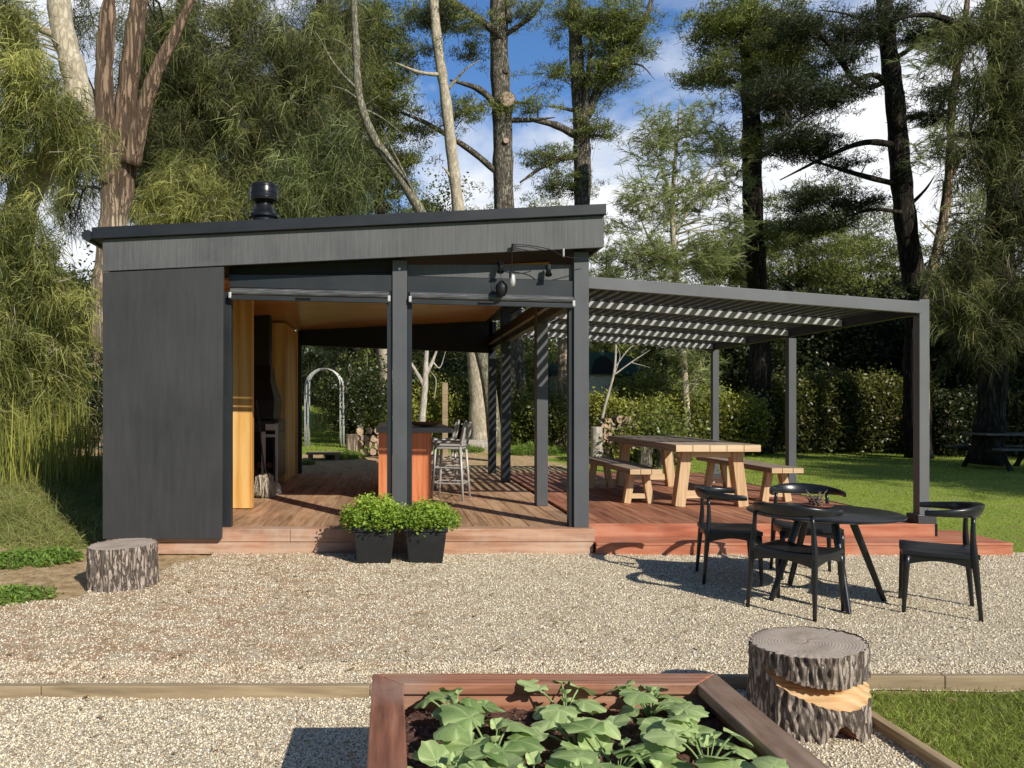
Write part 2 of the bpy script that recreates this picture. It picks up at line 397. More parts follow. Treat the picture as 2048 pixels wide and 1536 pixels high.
cf = math_(nt, 'ADD', math_(nt, 'MULTIPLY', cn.outputs[0], .72), math_(nt, 'MULTIPLY', cn2.outputs[0], .42))
cf = math_(nt, 'SUBTRACT', cf, math_(nt, 'MULTIPLY', sp.outputs[2], .22))
cf = math_(nt, 'SUBTRACT', cf, math_(nt, 'MULTIPLY', math_(nt, 'MAXIMUM', math_(nt, 'SUBTRACT', .25, sp.outputs[1]), 0.0), .6))
mask = ramp(nt, cf, [(.385, (0,0,0)), (.44, (.5,)*3), (.53, (1,1,1))])
ccol = ramp(nt, cn.outputs[0], [(.35, (11.0,11.8,13.0)), (.62, (16.4,16.6,17.0))])
deep = mixc(nt, sky.outputs[0], mixc(nt, (.62,.90,1.2), (1.25,1.8,2.4), ramp(nt, sp.outputs[1], [(.1, (0,0,0)), (.7, (1,1,1))])), 1.0, 'MULTIPLY')
nt.links.new(mixc(nt, deep, ccol, mask), bg.inputs[0]); bg.inputs[1].default_value = .066
nt.links.new(bg.outputs[0], out.inputs[0])
scene.view_settings.view_transform = 'Standard'; scene.view_settings.look = 'None'; scene.view_settings.exposure = 0

# ================================================================== ground
def grid(xs, ys, zf):
    X, Y = np.meshgrid(xs, ys); Z = zf(X, Y); V = np.stack([X, Y, Z], -1).reshape(-1,3)
    nx, ny = len(xs), len(ys); i = np.arange(nx-1)[None,:]+np.arange(ny-1)[:,None]*nx
    F = np.stack([i, i+1, i+nx+1, i+nx], -1).reshape(-1,4); return V, F
def axis_pts(a, fine, b, step):
    o = list(np.arange(fine[0], fine[1], step)); l = []; x = fine[0]; s = step
    while x > a: s *= 1.25; x -= s; l.append(x)
    x = fine[1]; s = step; r = [x]
    while x < b: s *= 1.25; x += s; r.append(x)
    return np.array(l[::-1]+o+r)
def wob(x, y, s=1.0):
    return (np.sin(x*2.3*s+1.3*np.sin(y*1.7*s))+np.sin(y*2.9*s+.8+1.1*np.sin(x*3.1*s))+.6*np.sin(x*7.1*s+y*5.3*s))/2.6
def dirt_mask(x, y):
    b = sstep(13.2, 14.2, y)*(1-sstep(19.0, 21.5, y+wob(x,y)*1.2))*sstep(-3.6,-2.6,x)*(1-sstep(3.2, 4.4, x+wob(x,y)*.5))
    l = (1-sstep(-2.0, -1.4, x))*sstep(4.0, 4.8, y+.55*(x+4)+wob(x,y)*.25)*(1-sstep(7.2, 7.9, y+wob(x,y)*.3*(x<-3)+(x+3)*.12*(x<-3)-.6*sstep(-3.5,-2.9,x)))
    under = sstep(7.6,7.8,y)*(1-sstep(13.4,13.9,y))*sstep(-3.1,-2.9,x)*(1-sstep(5.2,5.5,x))
    l2 = sstep(11.5, 13, y+wob(x,y))*(1-sstep(17, 20, y))*(1-sstep(-4.2,-2.8,x))*.75
    return np.clip(np.maximum.reduce([b, l, under, l2]), 0, 1)
xs = axis_pts(-900, (-9, 13), 900, .14); ys = axis_pts(-60, (1.2, 30), 1800, .14)
V, F = grid(xs, ys, lambda x, y: gz(x,y)+.012*wob(x,y,2)*(np.abs(x)<20)-.012)
T = np.stack([dirt_mask(V[:,0], V[:,1]), np.zeros(len(V))], 1)
m, nt, b, o = newmat('grass_and_earth')
at = N(nt, 'ShaderNodeAttribute', attribute_name='tint'); sp = N(nt, 'ShaderNodeSeparateColor'); nt.links.new(at.outputs['Color'], sp.inputs[0])
v = coords(nt); n1 = noise(nt, v, 30, 8, .7); n2 = noise(nt, v, .8, 4, .6); n3 = noise(nt, v, 9, 8, .75)
g = ramp(nt, n1.outputs[0], [(.3, (.06,.11,.012)), (.55, (.30,.38,.06)), (.75, (.48,.50,.14))])
g = mixc(nt, g, (.24,.30,.06), ramp(nt, n2.outputs[0], [(.45, (0,0,0)), (.7, (.6,)*3)]))
n5 = noise(nt, coords(nt, (1,1,1)), 2.6, 7, .7)
g = mixc(nt, g, (.30,.25,.11), ramp(nt, n5.outputs[0], [(.54, (0,0,0)), (.66, (.7,)*3)]))
d = ramp(nt, n3.outputs[0], [(.28, (.17,.11,.06)), (.5, (.50,.35,.19)), (.7, (.76,.60,.36))])
mk = ramp(nt, math_(nt, 'ADD', sp.outputs[0], math_(nt, 'MULTIPLY', math_(nt, 'SUBTRACT', n3.outputs[0], .5), .9)), [(.4, (0,0,0)), (.6, (1,1,1))])
nt.links.new(mixc(nt, g, d, mk), b.inputs['Base Color']); b.inputs['Roughness'].default_value = .95; b.inputs['Specular IOR Level'].default_value = .1
bump(nt, b, n1.outputs[0], .8, .03)
GROUND = m
tag(npmesh('ground', V, F, T, m, smooth=True), kind='structure')

# gravel yard: irregular sheet 4 mm and more above the ground
def gr_edge_l(y): return np.where(y > 4.2, -5.2+.0*y, -5.2)
def gravel_in(x, y):
    a = (y < 7.75+.05*wob(x,y,3)) & (y < 7.72+np.clip((x-5.6)*.0-.0, -9, 0)+(x > 6.0)*(-(x-6.0)*.22+wob(x,y,2)*.08))
    a &= (x > -1.9-2.6*sstep(6.6, 4.2, y)-.0+wob(x,y,1.5)*.3*(x < -1.5)) | (y < 4.6)
    a &= ~((x > 2.2) & (y < 3.95)); a &= ~((x > 1.26) & (x < 2.2) & (y < 1.0))
    a &= (x < 6.9)
    return a
def needle(x, y):
    m = (.33-.30*sstep(-1.2, 2.4, x))*sstep(3.9, 4.2, y)+.04
    m = np.maximum(m, (1-sstep(-3.9,-2.4,x+.3*wob(x,y)))*.62*sstep(4.4,5.4,y))
    return np.clip(m, 0, 1)
gx = np.arange(-6.2, 7.0, .05); gy = np.arange(1.2, 7.9, .05)
V, F = grid(gx, gy, lambda x, y: np.maximum(gz(x,y), -.002)+.004+.007*wob(x,y,2.6)+.006*wob(x*.6+3,y*.6,1)*(y<7.3)+.003)
c = V[F].mean(1); F = F[gravel_in(c[:,0], c[:,1])]
T = np.stack([needle(V[:,0], V[:,1]), np.zeros(len(V))], 1)
m, nt, b, o = newmat('pale_gravel')
at = N(nt, 'ShaderNodeAttribute', attribute_name='tint'); sp = N(nt, 'ShaderNodeSeparateColor'); nt.links.new(at.outputs['Color'], sp.inputs[0])
v = coords(nt); vo = N(nt, 'ShaderNodeTexVoronoi'); vo.inputs['Scale'].default_value = 120; nt.links.new(v, vo.inputs['Vector'])
rc = N(nt, 'ShaderNodeSeparateColor'); nt.links.new(vo.outputs['Color'], rc.inputs[0])
g = ramp(nt, rc.outputs[0], [(0, (.26,.19,.12)), (.22, (.48,.38,.25)), (.55, (.76,.64,.44)), (.85, (.86,.77,.58)), (1, (.88,.83,.68))])
vo2 = N(nt, 'ShaderNodeTexVoronoi', feature='DISTANCE_TO_EDGE'); vo2.inputs['Scale'].default_value = 120; nt.links.new(v, vo2.inputs['Vector'])
g = mixc(nt, (.12,.09,.06), g, ramp(nt, vo2.outputs[0], [(0, (.1,)*3), (.12, (1,1,1))]))
n3 = noise(nt, v, 26, 8, .8); n4 = noise(nt, coords(nt, (1,1.9,1)), 4.2, 8, .72)
nd = ramp(nt, n3.outputs[0], [(.3, (.20,.10,.05)), (.55, (.46,.26,.14)), (.75, (.62,.42,.25))])
mk = ramp(nt, math_(nt, 'ADD', math_(nt, 'MULTIPLY', sp.outputs[0], .7), math_(nt, 'ADD', math_(nt, 'MULTIPLY', n3.outputs[0], .5), math_(nt, 'MULTIPLY', n4.outputs[0], .9))), [(.90, (0,0,0)), (1.12, (.65,)*3)])
nt.links.new(mixc(nt, g, nd, mk), b.inputs['Base Color']); b.inputs['Roughness'].default_value = .9; b.inputs['Specular IOR Level'].default_value = .2
bump(nt, b, vo2.outputs[0], .9, .006)
tag(npmesh('gravel_yard', V, F, T, m, smooth=True), kind='structure')

# loose stones lying on the yard
oct_v = np.array([(1,0,0),(-1,0,0),(0,1,0),(0,-1,0),(0,0,1),(0,0,-1)], float)
oct_f = np.array([(0,2,4),(2,1,4),(1,3,4),(3,0,4),(2,0,5),(1,2,5),(3,1,5),(0,3,5)])
def stones(n, x0, x1, y0, y1, s0, s1):
    x = rng.uniform(x0, x1, n); y = rng.uniform(y0, y1, n)
    k = gravel_in(x, y) & (x/y < .86) & (x/y > -.56) & ~((y<7.5)&(x>-.05)&(x<1.22)&(y<2.9)) & (rng.random(n) > .35*needle(x,y))
    x = x[k]; y = y[k]; n = len(x); s = s0+(s1*1.25-s0)*rng.random(n)**1.7
    A = unit(rng.normal(size=(n,3))); B = unit(np.cross(A, rng.normal(size=(n,3)))); Cc = np.cross(A, B)
    R = np.stack([A, B*.8, Cc*.62], 1); vv = oct_v[None]*rng.uniform(.7, 1.25, (n,6,1))
    V = np.einsum('nij,njk->nik', vv, R)*s[:,None,None]
    z = np.maximum(gz(x,y),-.002)+.006+.007*wob(x,y,2.6)+.006*wob(x*.6+3,y*.6,1)*(y<7.3)+s*.25
    V += np.stack([x,y,z], -1)[:,None]
    t = np.stack([np.repeat(rng.random(n), 6), np.repeat((rng.random(n) < .08+.55*needle(x,y)*(wob(x*2,y*4,1.3) > -.1))*1.0, 6)], 1)
    return V.reshape(-1,3), t
parts = [stones(130000, -2.4, 3.6, 2.0, 4.4, .0028, .0070), stones(120000, -3.4, 6.9, 4.2, 7.7, .004, .0080)]
V = np.concatenate([p[0] for p in parts]); T = np.concatenate([p[1] for p in parts])
F = (np.arange(len(V)//6)[:,None,None]*6+oct_f[None]).reshape(-1,3)
m, nt, b, o = newmat('gravel_stone')
at = N(nt, 'ShaderNodeAttribute', attribute_name='tint'); sp = N(nt, 'ShaderNodeSeparateColor'); nt.links.new(at.outputs['Color'], sp.inputs[0])
g = ramp(nt, sp.outputs[0], [(0, (.12,.09,.065)), (.12, (.34,.27,.17)), (.2, (.64,.53,.36)), (.55, (.82,.71,.51)), (.85, (.90,.82,.64)), (1, (.95,.91,.80))])
nt.links.new(mixc(nt, g, (.46,.27,.15), math_(nt, 'MULTIPLY', sp.outputs[1], .6)), b.inputs['Base Color']); b.inputs['Roughness'].default_value = .8
tag(npmesh('gravel_stones', V, F, T, m), 'loose pale gravel stones covering the yard in front of the deck', 'gravel', kind='stuff')

# ------------------------------------------------------------------ grass blades
GRASS = mat_leaf('grass_blade', (.07,.14,.012), (.52,.60,.12), .4, .5)
DRYG = mat_leaf('dry_grass_blade', (.07,.10,.02), (.42,.42,.14), .3, .6)
def blades(name, x, y, h, w, label, mat=GRASS, lean=.5, dry=0.0, cat='grass'):
    n = len(x); f = Fol(); D = unit(rng.normal(size=(n,3))*np.array([lean,lean,.15])+np.array([0,0,1.0]))
    p = np.stack([x, y, gz(x,y)-.012], -1)
    patch = .5+.5*wob(x,y,1.4)
    t = np.stack([np.clip(rng.random(n)*.6+patch*.4, 0, 1), (rng.random(n) < dry)*rng.random(n)], 1)
    f.strips(p, D, h, w, rng.uniform(.1,.5,n), t)
    o = f.build(name, mat); tag(o, label, cat, kind='stuff'); return o
def infr(x, y, m=.04): return (x/y < .83+m) & (x/y > -.51-m)
n = 110000; x = rng.uniform(2.22, 4.2, n); y = rng.uniform(2.3, 3.93, n); k = infr(x,y) & (x > 2.235); x, y = x[k], y[k]
k = rng.random(len(x)) < .45+.55*(wob(x,y,3)*.5+.5)
x, y = x[k], y[k]
blades('lawn_grass', x, y, rng.uniform(.02,.085,len(x)), np.full(len(x), .0035), 'short bright grass inside the timber edging beside the carved stump', lean=.9, dry=.4)
n = 150000; y = 7.0+rng.random(n)**1.5*24; x = rng.uniform(1.8, 24, n)
k = infr(x,y) & ~gravel_in(x, np.minimum(y, 7.9)) & ~((x < 5.75) & (y < 13.7)) & ~((x < 6.2) & (y < 8.5)) & (dirt_mask(x,y) < .3) & (y > 7.2+(x<7)*.4)
x, y = x[k], y[k]; sc = y/10
blades('lawn_grass', x, y, rng.uniform(.02,.055,len(x))*(.6+.4*sc), .006*sc, 'mown green lawn to the right of the red deck', lean=.8, dry=.05)
n = 60000; y = rng.uniform(13.8, 42, n); x = rng.uniform(-6, 3, n); k = (dirt_mask(x,y) < .5); x, y = x[k], y[k]; sc = y/10
blades('lawn_grass', x, y, rng.uniform(.02,.05,len(x))*sc**.5, .006*sc, 'sunlit lawn seen through the white arch behind the pavilion', lean=.8)
# rough bank on the left
n = 120000; x = rng.uniform(-9.5, -2.9, n); y = rng.uniform(6.3, 15.5, n)
k = (x/y > -.56) & (dirt_mask(x,y) < .6) & (rng.random(n) < .3+.7*(wob(x,y,1.2)*.5+.5)); x, y = x[k], y[k]
blades('bank_grass', x, y, rng.uniform(.05,.32,len(x))*(.6+.6*(y>8)), np.full(len(x), .006), 'rough long grass on the bank left of the grey wall', mat=DRYG, lean=1.1, dry=.3)
# tufts of weeds in the dirt
def weed(cx, cy, r, hgt, label, mat, group='leafy weed clumps on bare ground', n=1):
    f = Fol(); M = int(60*r/.3)
    a = rng.uniform(0, 2*PI, M); q = np.sqrt(rng.random(M))*r; X = cx+q*np.cos(a); Y = cy+q*np.sin(a)*.8
    k = 22; idx = np.repeat(np.arange(M), k); nn = len(idx)
    C = np.stack([X[idx]+rng.normal(size=nn)*.03, Y[idx]+rng.normal(size=nn)*.03, gz(X[idx], Y[idx])+rng.random(nn)*hgt*(1.1-(q[idx]/r)*.7)], -1)
    f.leaves(C, rng.uniform(.02,.05,nn)*(1+r*.6), np.stack([rng.random(nn), (rng.random(nn)<.04)*1.0], 1), .6, .4)
    nb = M*8; idx = rng.integers(0, M, nb)
    f.strips(np.stack([X[idx], Y[idx], gz(X[idx],Y[idx])], -1), unit(rng.normal(size=(nb,3))*.5+np.array([0,0,1])), rng.uniform(.5,1.3,nb)*hgt, np.full(nb,.006), rng.uniform(.1,.4,nb), np.stack([rng.random(nb), np.zeros(nb)], 1))
    o = f.build('weed_clump', mat); tag(o, label, 'weed', group); return o
WEED = mat_leaf('weed_leaf', (.05,.12,.015), (.30,.44,.08), .35)
weed(PX(18,5.85), 5.85, .34, .10, 'low green weed patch on the brown dirt at the far left edge', WEED)
weed(PX(118,7.35), 7.35, .20, .14, 'small upright green weeds at the corner of the shaded bank left of the pale stump', WEED)
weed(PX(45,7.2), 7.2, .36, .12, 'spreading green weeds at the foot of the grassy bank', WEED)
weed(PX(690,18.4), 18.4, .5, .22, 'tufty green weeds beside the left log pile behind the pavilion', WEED)
weed(PX(1235,16.4), 16.4, .45, .14, 'green weeds at the foot of the right log pile', WEED)
weed(PX(940,20.5), 20.5, .35, .2, 'weeds between the pale trunks behind the bar stools', WEED)
weed(PX(1068,19.5), 19.5, .6, .35, 'bright weeds right of the rough trunk seen through the pavilion', WEED)
weed(PX(608,16.8), 16.8, .25, .10, 'tiny weeds in the dirt beside the left foot of the white arch', WEED)

# needle litter lying on the yard
n = 22000; x = rng.uniform(-4.2, 2.5, n); y = rng.uniform(2.6, 7.6, n); k = (rng.random(n) < .03+needle(x,y)*(wob(x*2,y*4,1.3) > -.1)) & ((x<-.1)|(y>3)); x, y = x[k], y[k]; n = len(x)
f = Fol(); a = rng.uniform(0, PI, n); D = np.stack([np.cos(a), np.sin(a)*.8, rng.uniform(-.05,.12,n)], -1)
f.strips(np.stack([x, y, np.maximum(gz(x,y),-.002)+.018+.007*wob(x,y,2.6)+.006*wob(x*.6+3,y*.6,1)], -1), unit(D), rng.uniform(.03,.10,n), np.full(n,.003), np.zeros(n), np.stack([rng.random(n), np.ones(n)], 1))
nl = 260; lx = rng.uniform(-3.5, 3.5, nl); ly = rng.uniform(3.0, 7.5, nl); kl = (lx < -.2)|(ly > 3.2)|(lx > 1.4); lx = lx[kl]; ly = ly[kl]; nl = len(lx)
f.leaves(np.stack([lx, ly, np.maximum(gz(lx,ly),-.002)+.022+.007*wob(lx,ly,2.6)+.006*wob(lx*.6+3,ly*.6,1)], -1), rng.uniform(.02,.055,nl), np.stack([rng.random(nl), np.ones(nl)], 1), 4.0, .45)
tag(f.build('needle_litter', mat_leaf('dry_needle', (.13,.06,.03), (.34,.20,.10), .1, .8)), 'fallen brown tree needles scattered over the gravel', 'needle litter', kind='stuff')
# ================================================================== pavilion
FY = 7.55                      # plane of fascia and front wall panel
GY = 7.70                      # plane of front posts
def fz(py, Y=FY): return PZ(py, Y)
def rb(x): return 2.792+(x+2.82)*(.235/4.91)          # underside of fascia along x
def rt(x): return 3.098+(x+2.91)*(.235/4.91)+.0
pav = empty('garden_pavilion', (-.4, 10.8, .25), 0, 'charcoal flat-roofed pavilion with open front bays standing on a timber deck', 'pavilion')
XL, XR = PX(205,FY), PX(1208,FY)
XC0, XC1 = PX(187,FY), PX(1210,FY)
BYk = 14.15
mb = MB(); xw = PX(447,FY)
mb.hexa([(XL,FY,.165),(xw-.02,FY,.165),(xw-.02,FY+.05,.165),(XL,FY+.05,.165),(XL,FY,rb(XL)-.012),(xw,FY,rb(xw)-.012),(xw,FY+.05,rb(xw)-.012),(XL,FY+.05,rb(XL)-.012)])
mb.build('front_wall_panel', WALL, pav, .004)
mb = MB(); mb.box(XL+.004, XL+.054, FY+.052, BYk-.2, .26, rb(XL)-.02); mb.build('side_wall', WALL, pav)
mb = MB(); mb.box(XL+.06, PX(585,13.95), BYk-.15, BYk-.10, .26, rb(-2)-.02); mb.build('rear_wall', WALL, pav)
# fascia boards
mb = MB(); mb.hexa([(XL,FY-.002,rb(XL)),(XR,FY-.002,rb(XR)),(XR,FY+.03,rb(XR)),(XL,FY+.03,rb(XL)),(XL,FY-.002,rt(XL)),(XR,FY-.002,rt(XR)),(XR,FY+.03,rt(XR)),(XL,FY+.03,rt(XL))])
mb.build('fascia', FASC, pav, .003)
mb = MB(); mb.box(XR-.03, XR-.002, FY+.032, BYk, rb(XR)+.003, rt(XR)); mb.build('fascia', FASC, pav)
mb = MB()
c = .115
mb.hexa([(XC0,FY-.05,rt(XC0)+.002),(XC1,FY-.05,rt(XC1)+.002),(XC1,BYk+.1,rt(XC1)+.002),(XC0,BYk+.1,rt(XC0)+.002),(XC0,FY-.05,rt(XC0)+c),(XC1,FY-.05,rt(XC1)+c-.01),(XC1,BYk+.1,rt(XC1)+c-.01),(XC0,BYk+.1,rt(XC0)+c)])
roof = mb.build('roof', CAPM, pav, .006)
mb = MB(); mb.tube([(XC0-.05, FY-.03, rt(XC0)+.04),(XC0-.05, BYk, rt(XC0)+.04)], .055, 10); mb.build('gutter', DARKM, roof)
# soffit: dark underside all round, plywood ceiling inside
def slab(x0, x1, y0, y1, dz0, dz1):
    return [(x0,y0,rb(x0)+dz0),(x1,y0,rb(x1)+dz0),(x1,y1,rb(x1)+dz0),(x0,y1,rb(x0)+dz0),(x0,y0,rb(x0)+dz1),(x1,y0,rb(x1)+dz1),(x1,y1,rb(x1)+dz1),(x0,y1,rb(x0)+dz1)]
mb = MB(); mb.hexa(slab(XL+.01, XR-.035, FY+.032, BYk, .02, .05)); mb.build('soffit', SOFF, pav)
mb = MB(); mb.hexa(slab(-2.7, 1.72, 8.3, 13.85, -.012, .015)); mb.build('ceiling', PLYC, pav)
# posts
def post(name, x0, x1, y0, d, z0, z1, mat=POSTM, bev=.004):
    m_ = MB(); m_.box(x0, x1, y0, y0+d, z0, z1); return m_.build(name, mat, pav, bev)
Zs = .255
xc0, xc1 = PX(1148,GY), PX(1178,GY)
post('post', xc0, xc1, GY, .15, Zs, rb(xc1)-.01)
xm0, xm1 = PX(785,GY), PX(814,GY)
post('post', xm0, xm1, GY, .15, Zs, rb(xm1)-.005)
for Yp in (9.35, 12.25, 13.9):
    post('post', 1.86-.075, 1.86+.06, Yp, .14, Zs, rb(1.8)-.02, POSTM if Yp < 12 else DARKM)
post('post', PX(596,13.95), PX(604,13.95), 13.9, .08, Zs, rb(-1.6)-.02, DARKM)
# bolts
for (px, py) in ((799,538),):
    m_ = MB(); m_.tube([(PX(px,GY),GY-.012,PZ(py,GY)),(PX(px,GY),GY+.002,PZ(py,GY))], .014, 8); m_.build('bolt', CHROME, pav)
# dark jambs
for x0, x1 in ((PX(447,FY)-.12, PX(461,GY)), (xm0-.055, xm0-.002), (xm1+.002, xm1+.05), (xc0-.045, xc0-.002)):
    post('door_jamb', x0, x1, GY+.03, .09, Zs, 2.62, DARKM, .002)
for Yp in (9.35, 12.25):
    post('door_jamb', 1.86-.075, 1.86+.06, Yp+.142, .03, Zs, 2.55, DARKM, 0)
# headers
def hdr(name, pxa, pxb, ta, tb, ba, bb, Y, d, mat):
    a, b_ = PX(pxa,Y), PX(pxb,Y); m_ = MB()
    m_.hexa([(a,Y,PZ(ba,Y)),(b_,Y,PZ(bb,Y)),(b_,Y+d,PZ(bb,Y)),(a,Y+d,PZ(ba,Y)),(a,Y,PZ(ta,Y)),(b_,Y,PZ(tb,Y)),(b_,Y+d,PZ(tb,Y)),(a,Y+d,PZ(ta,Y))])
    return m_.build(name, mat, pav, .003)
hdr('header', 458, 784.5, 549, 550, 574, 583, GY+.02, .10, DARKM)
hdr('header', 814.5, 1147.5, 552, 562, 585, 593, GY+.02, .10, DARKM)
hdr('lintel_board', 814.5, 1147.5, 529, 529, 551.5, 561.5, GY+.06, .03, FASC)
hdr('lintel_board', 458, 784.5, 535, 520, 548.5, 549.5, GY+.10, .03, SOFF)
hdr('header', 600, 985, 640, 640, 690, 706, 13.9, .12, SOFF)
m_ = MB(); m_.box(1.80, 1.90, GY+.15, 13.9, 2.48, 2.74); m_.build('side_beam', DARKM, pav, .003)
m_ = MB(); m_.box(1.785, 1.797, GY+.15, 13.9, 2.57, 2.60); m_.build('side_track', CHROME, pav)
# interior partitions
def ply(x0, x1, y0, d, z1):
    m_ = MB(); m_.box(x0, x1, y0, y0+d, Zs+.005, z1); return m_.build('plywood_wall', PLY, pav, .003)
ply(-2.75, -1.655, 9.1, .03, 2.80); ply(-2.75, -1.655, 9.19, .02, 2.80)
m_ = MB(); m_.box(-1.652, -1.63, 9.098, 9.212, Zs+.005, 2.80); m_.build('wall_edge_trim', PLY, pav)
ply(-1.90, -1.70, 12.3, .03, 2.80); ply(-2.75, -1.645, 13.7, .04, 2.80)
m_ = MB(); m_.box(-1.698, -1.68, 12.3, 13.69, Zs+.005, 2.8); m_.build('plywood_wall', PLY, pav)
m_ = MB()
for i in range(26): m_.tube([(-1.675,12.34,.4+i*.09),(-1.655,12.34,.4+i*.09)], .006, 6)
m_.build('screw_row', CHROME, pav)
m_ = MB(); m_.box(-2.75,-2.70,9.22,13.7,Zs,2.8); m_.build('plywood_wall', PLY, pav)

# rolled blinds
def blind(pa, pb, ya, yb, label):
    a = Vector((PX(pa,GY), GY-.0, PZ(ya,GY))); b_ = Vector((PX(pb,GY), GY-.0, PZ(yb,GY)))
    r = empty('roller_blind', tuple((a+b_)/2), 0, label, 'blind', 'clear roller blinds rolled up under the headers')
    off = Vector((0,.01,0))
    m_ = MB(); m_.tube([a+off+Vector((0,0,.035)), b_+off+Vector((0,0,.035))], .038, 16); m_.build('blind_roll', mat_roll, r, 0, True, angle=50)
    m_ = MB(); m_.bar(a+Vector((0,-.02,-.028)), b_+Vector((0,-.02,-.028)), .03, .045); m_.build('bottom_bar', DARKM, r, .005)
    for s, q in ((1, a), (-1, b_)):
        m_ = MB(); m_.box(q.x-.014, q.x+.014, q.y-.042, q.y+.0, q.z-.035, q.z+.025); m_.build('end_bracket', CHROME, r, .006)
    mid = (a*.52+b_*.48)
    m_ = MB(); m_.bar(mid+Vector((-.10,-.045,-.018)), mid+Vector((.05,-.045,-.02)), .02, .018); m_.build('catch', BLACKM, r, .004)
    return r
m, nt, b, o = newmat('clear_vinyl_roll')
n = noise(nt, coords(nt, (1.5,60,60)), 3, 4, .6); nt.links.new(ramp(nt, n.outputs[0], [(.35, (.03,.032,.035)), (.62, (.14,.14,.14)), (.72, (.4,.4,.39))]), b.inputs['Base Color'])
b.inputs['Roughness'].default_value = .22; mat_roll = m
blind(461, 778, 590, 597, 'rolled-up clear blind across the left bay, above the fireplace side')
blind(820, 1146, 598, 607, 'rolled-up clear blind across the right bay beside the corner post')

# ------------------------------------------------------------------ decks
def deck_boards(mb, x0, x1, y0, y1, zt, wd=.142, gap=.006, th=.03, seed=0, lo=.75, hi=1.15):
    r = random.Random(seed); x = x0
    while x < x1-.02:
        w_ = min(wd, x1-x); yy = y0; t = r.uniform(lo, hi)
        cuts = [y0]+sorted(r.uniform(y0+.5, y1-.5) for _ in range(r.choice((1,1,2))))+[y1]
        for a, b_ in zip(cuts, cuts[1:]):
            t = r.uniform(lo, hi); tt = (t*r.uniform(.97,1.03), t, t*r.uniform(.95,1.05))
            mb.box(x, x+w_-gap, a+(.002 if a > y0 else 0), b_-.002, zt-th, zt+r.uniform(-.0015,.0015), 0, tt)
        x += wd
dk = empty('timber_deck', (1.3, 10.6, 0), 0, 'long low hardwood deck under the pavilion and pergola with red timber edges', 'deck')
mb = MB(); deck_boards(mb, -2.76, 2.0, 7.80, 14.1, .25, .19, .008, seed=3); mb.build('pavilion_boards', DECKH, dk, 0, tint=True)
mb = MB(); deck_boards(mb, 2.06, PX(1870,7.95), 7.99, 14.1, .25, .118, .007, seed=5); mb.build('pergola_boards', DECKP, dk, 0, tint=True)
X0, X1 = PX(290,7.62), PX(1188,7.64); XP1 = PX(1870,7.95)
mb = MB()
for a, b_ in ((XL+.01, PX(580,7.62)-.002), (PX(580,7.62)+.002, X1)): mb.box(a, b_, 7.62, 7.79, .125, .253)
mb.box(XL+.01, X1-.01, 7.63, 7.79, .0, .121); mb.build('edge_board', EDGEF, dk, .006)
mb = MB(); mb.box(X1-.012, X1-.002, 7.64, 7.95, .01, .25); mb.build('end_trim', EDGER, dk, .002)
mb = MB(); mb.box(2.05, XP1, 7.95, 7.985, .118, .253); mb.box(X1+.002, 6.12, 7.56, 7.595, -.04, .098); mb.build('riser_board', EDGER, dk, .004)
mb = MB(); mb.box(XP1+.002, XP1+.03, 7.952, 14.1, .05, .252); mb.box(6.09, 6.12, 7.6, 8.32, -.03, .098); mb.build('side_board', DECKP, dk, .004)
mb = MB()
for k in range(3): mb.box(X1+.004, 6.12, 7.552+k*.132, 7.552+k*.132+.126, .1, .125, 0, (1.15-.05*k,)*3)
for k in range(3): mb.box(XP1+.035, 6.118, 7.95+k*.13, 7.95+k*.13+.124, .1, .125, 0, (1-.05*k,)*3)
mb.build('step_boards', EDGER, dk, .003)
mb = MB(); mb.box(-2.7, 5.5, 8.0, 13.95, .02, .19); mb.build('deck_joists', SOFF, dk)

# ------------------------------------------------------------------ pergola
pg = empty('pergola', (3.8, 10.6, .25), 0, 'grey metal pergola with sloping slatted roof over the red deck', 'pergola')
def sl(x): return PZ(553,7.95)+(x-PX(1182,7.95))*(PZ(603,7.95)-PZ(553,7.95))/(PX(1845,7.95)-PX(1182,7.95))   # top of roof frame
px0, px1 = PX(1181,7.95), PX(1844,7.95); XS = PX(1849,8.0)
def slope_box(mb, x0, x1, y0, y1, d0, d1, **k):
    mb.hexa([(x0,y0,sl(x0)+d0),(x1,y0,sl(x1)+d0),(x1,y1,sl(x1)+d0),(x0,y1,sl(x0)+d0),(x0,y0,sl(x0)+d1),(x1,y0,sl(x1)+d1),(x1,y1,sl(x1)+d1),(x0,y1,sl(x0)+d1)], **k)
mb = MB(); slope_box(mb, 1.97, px1-.0, 7.95, 8.0, -.122, 0); mb.build('front_beam', PERG, pg, .003)
mb = MB(); slope_box(mb, 1.97, px1, 13.25, 13.30, -.122, 0); mb.build('rear_beam', PERG, pg, .003)
mb = MB(); slope_box(mb, px1-.055, px1-.005, 8.002, 13.248, -.14, -.002); mb.build('side_beam', BLACKM, pg, .003)
for Yp in (9.25, 10.5, 11.75, 12.95):
    mb = MB(); slope_box(mb, 1.97, px1-.06, Yp, Yp+.04, -.125, -.05); mb.build('purlin', PURL, pg, .002)
x = 2.02
while x < px1-.09:
    mb = MB(); slope_box(mb, x, x+.044, 8.003, 13.247, -.045, -.004); mb.build('slat', PERGD, pg); x += .1185
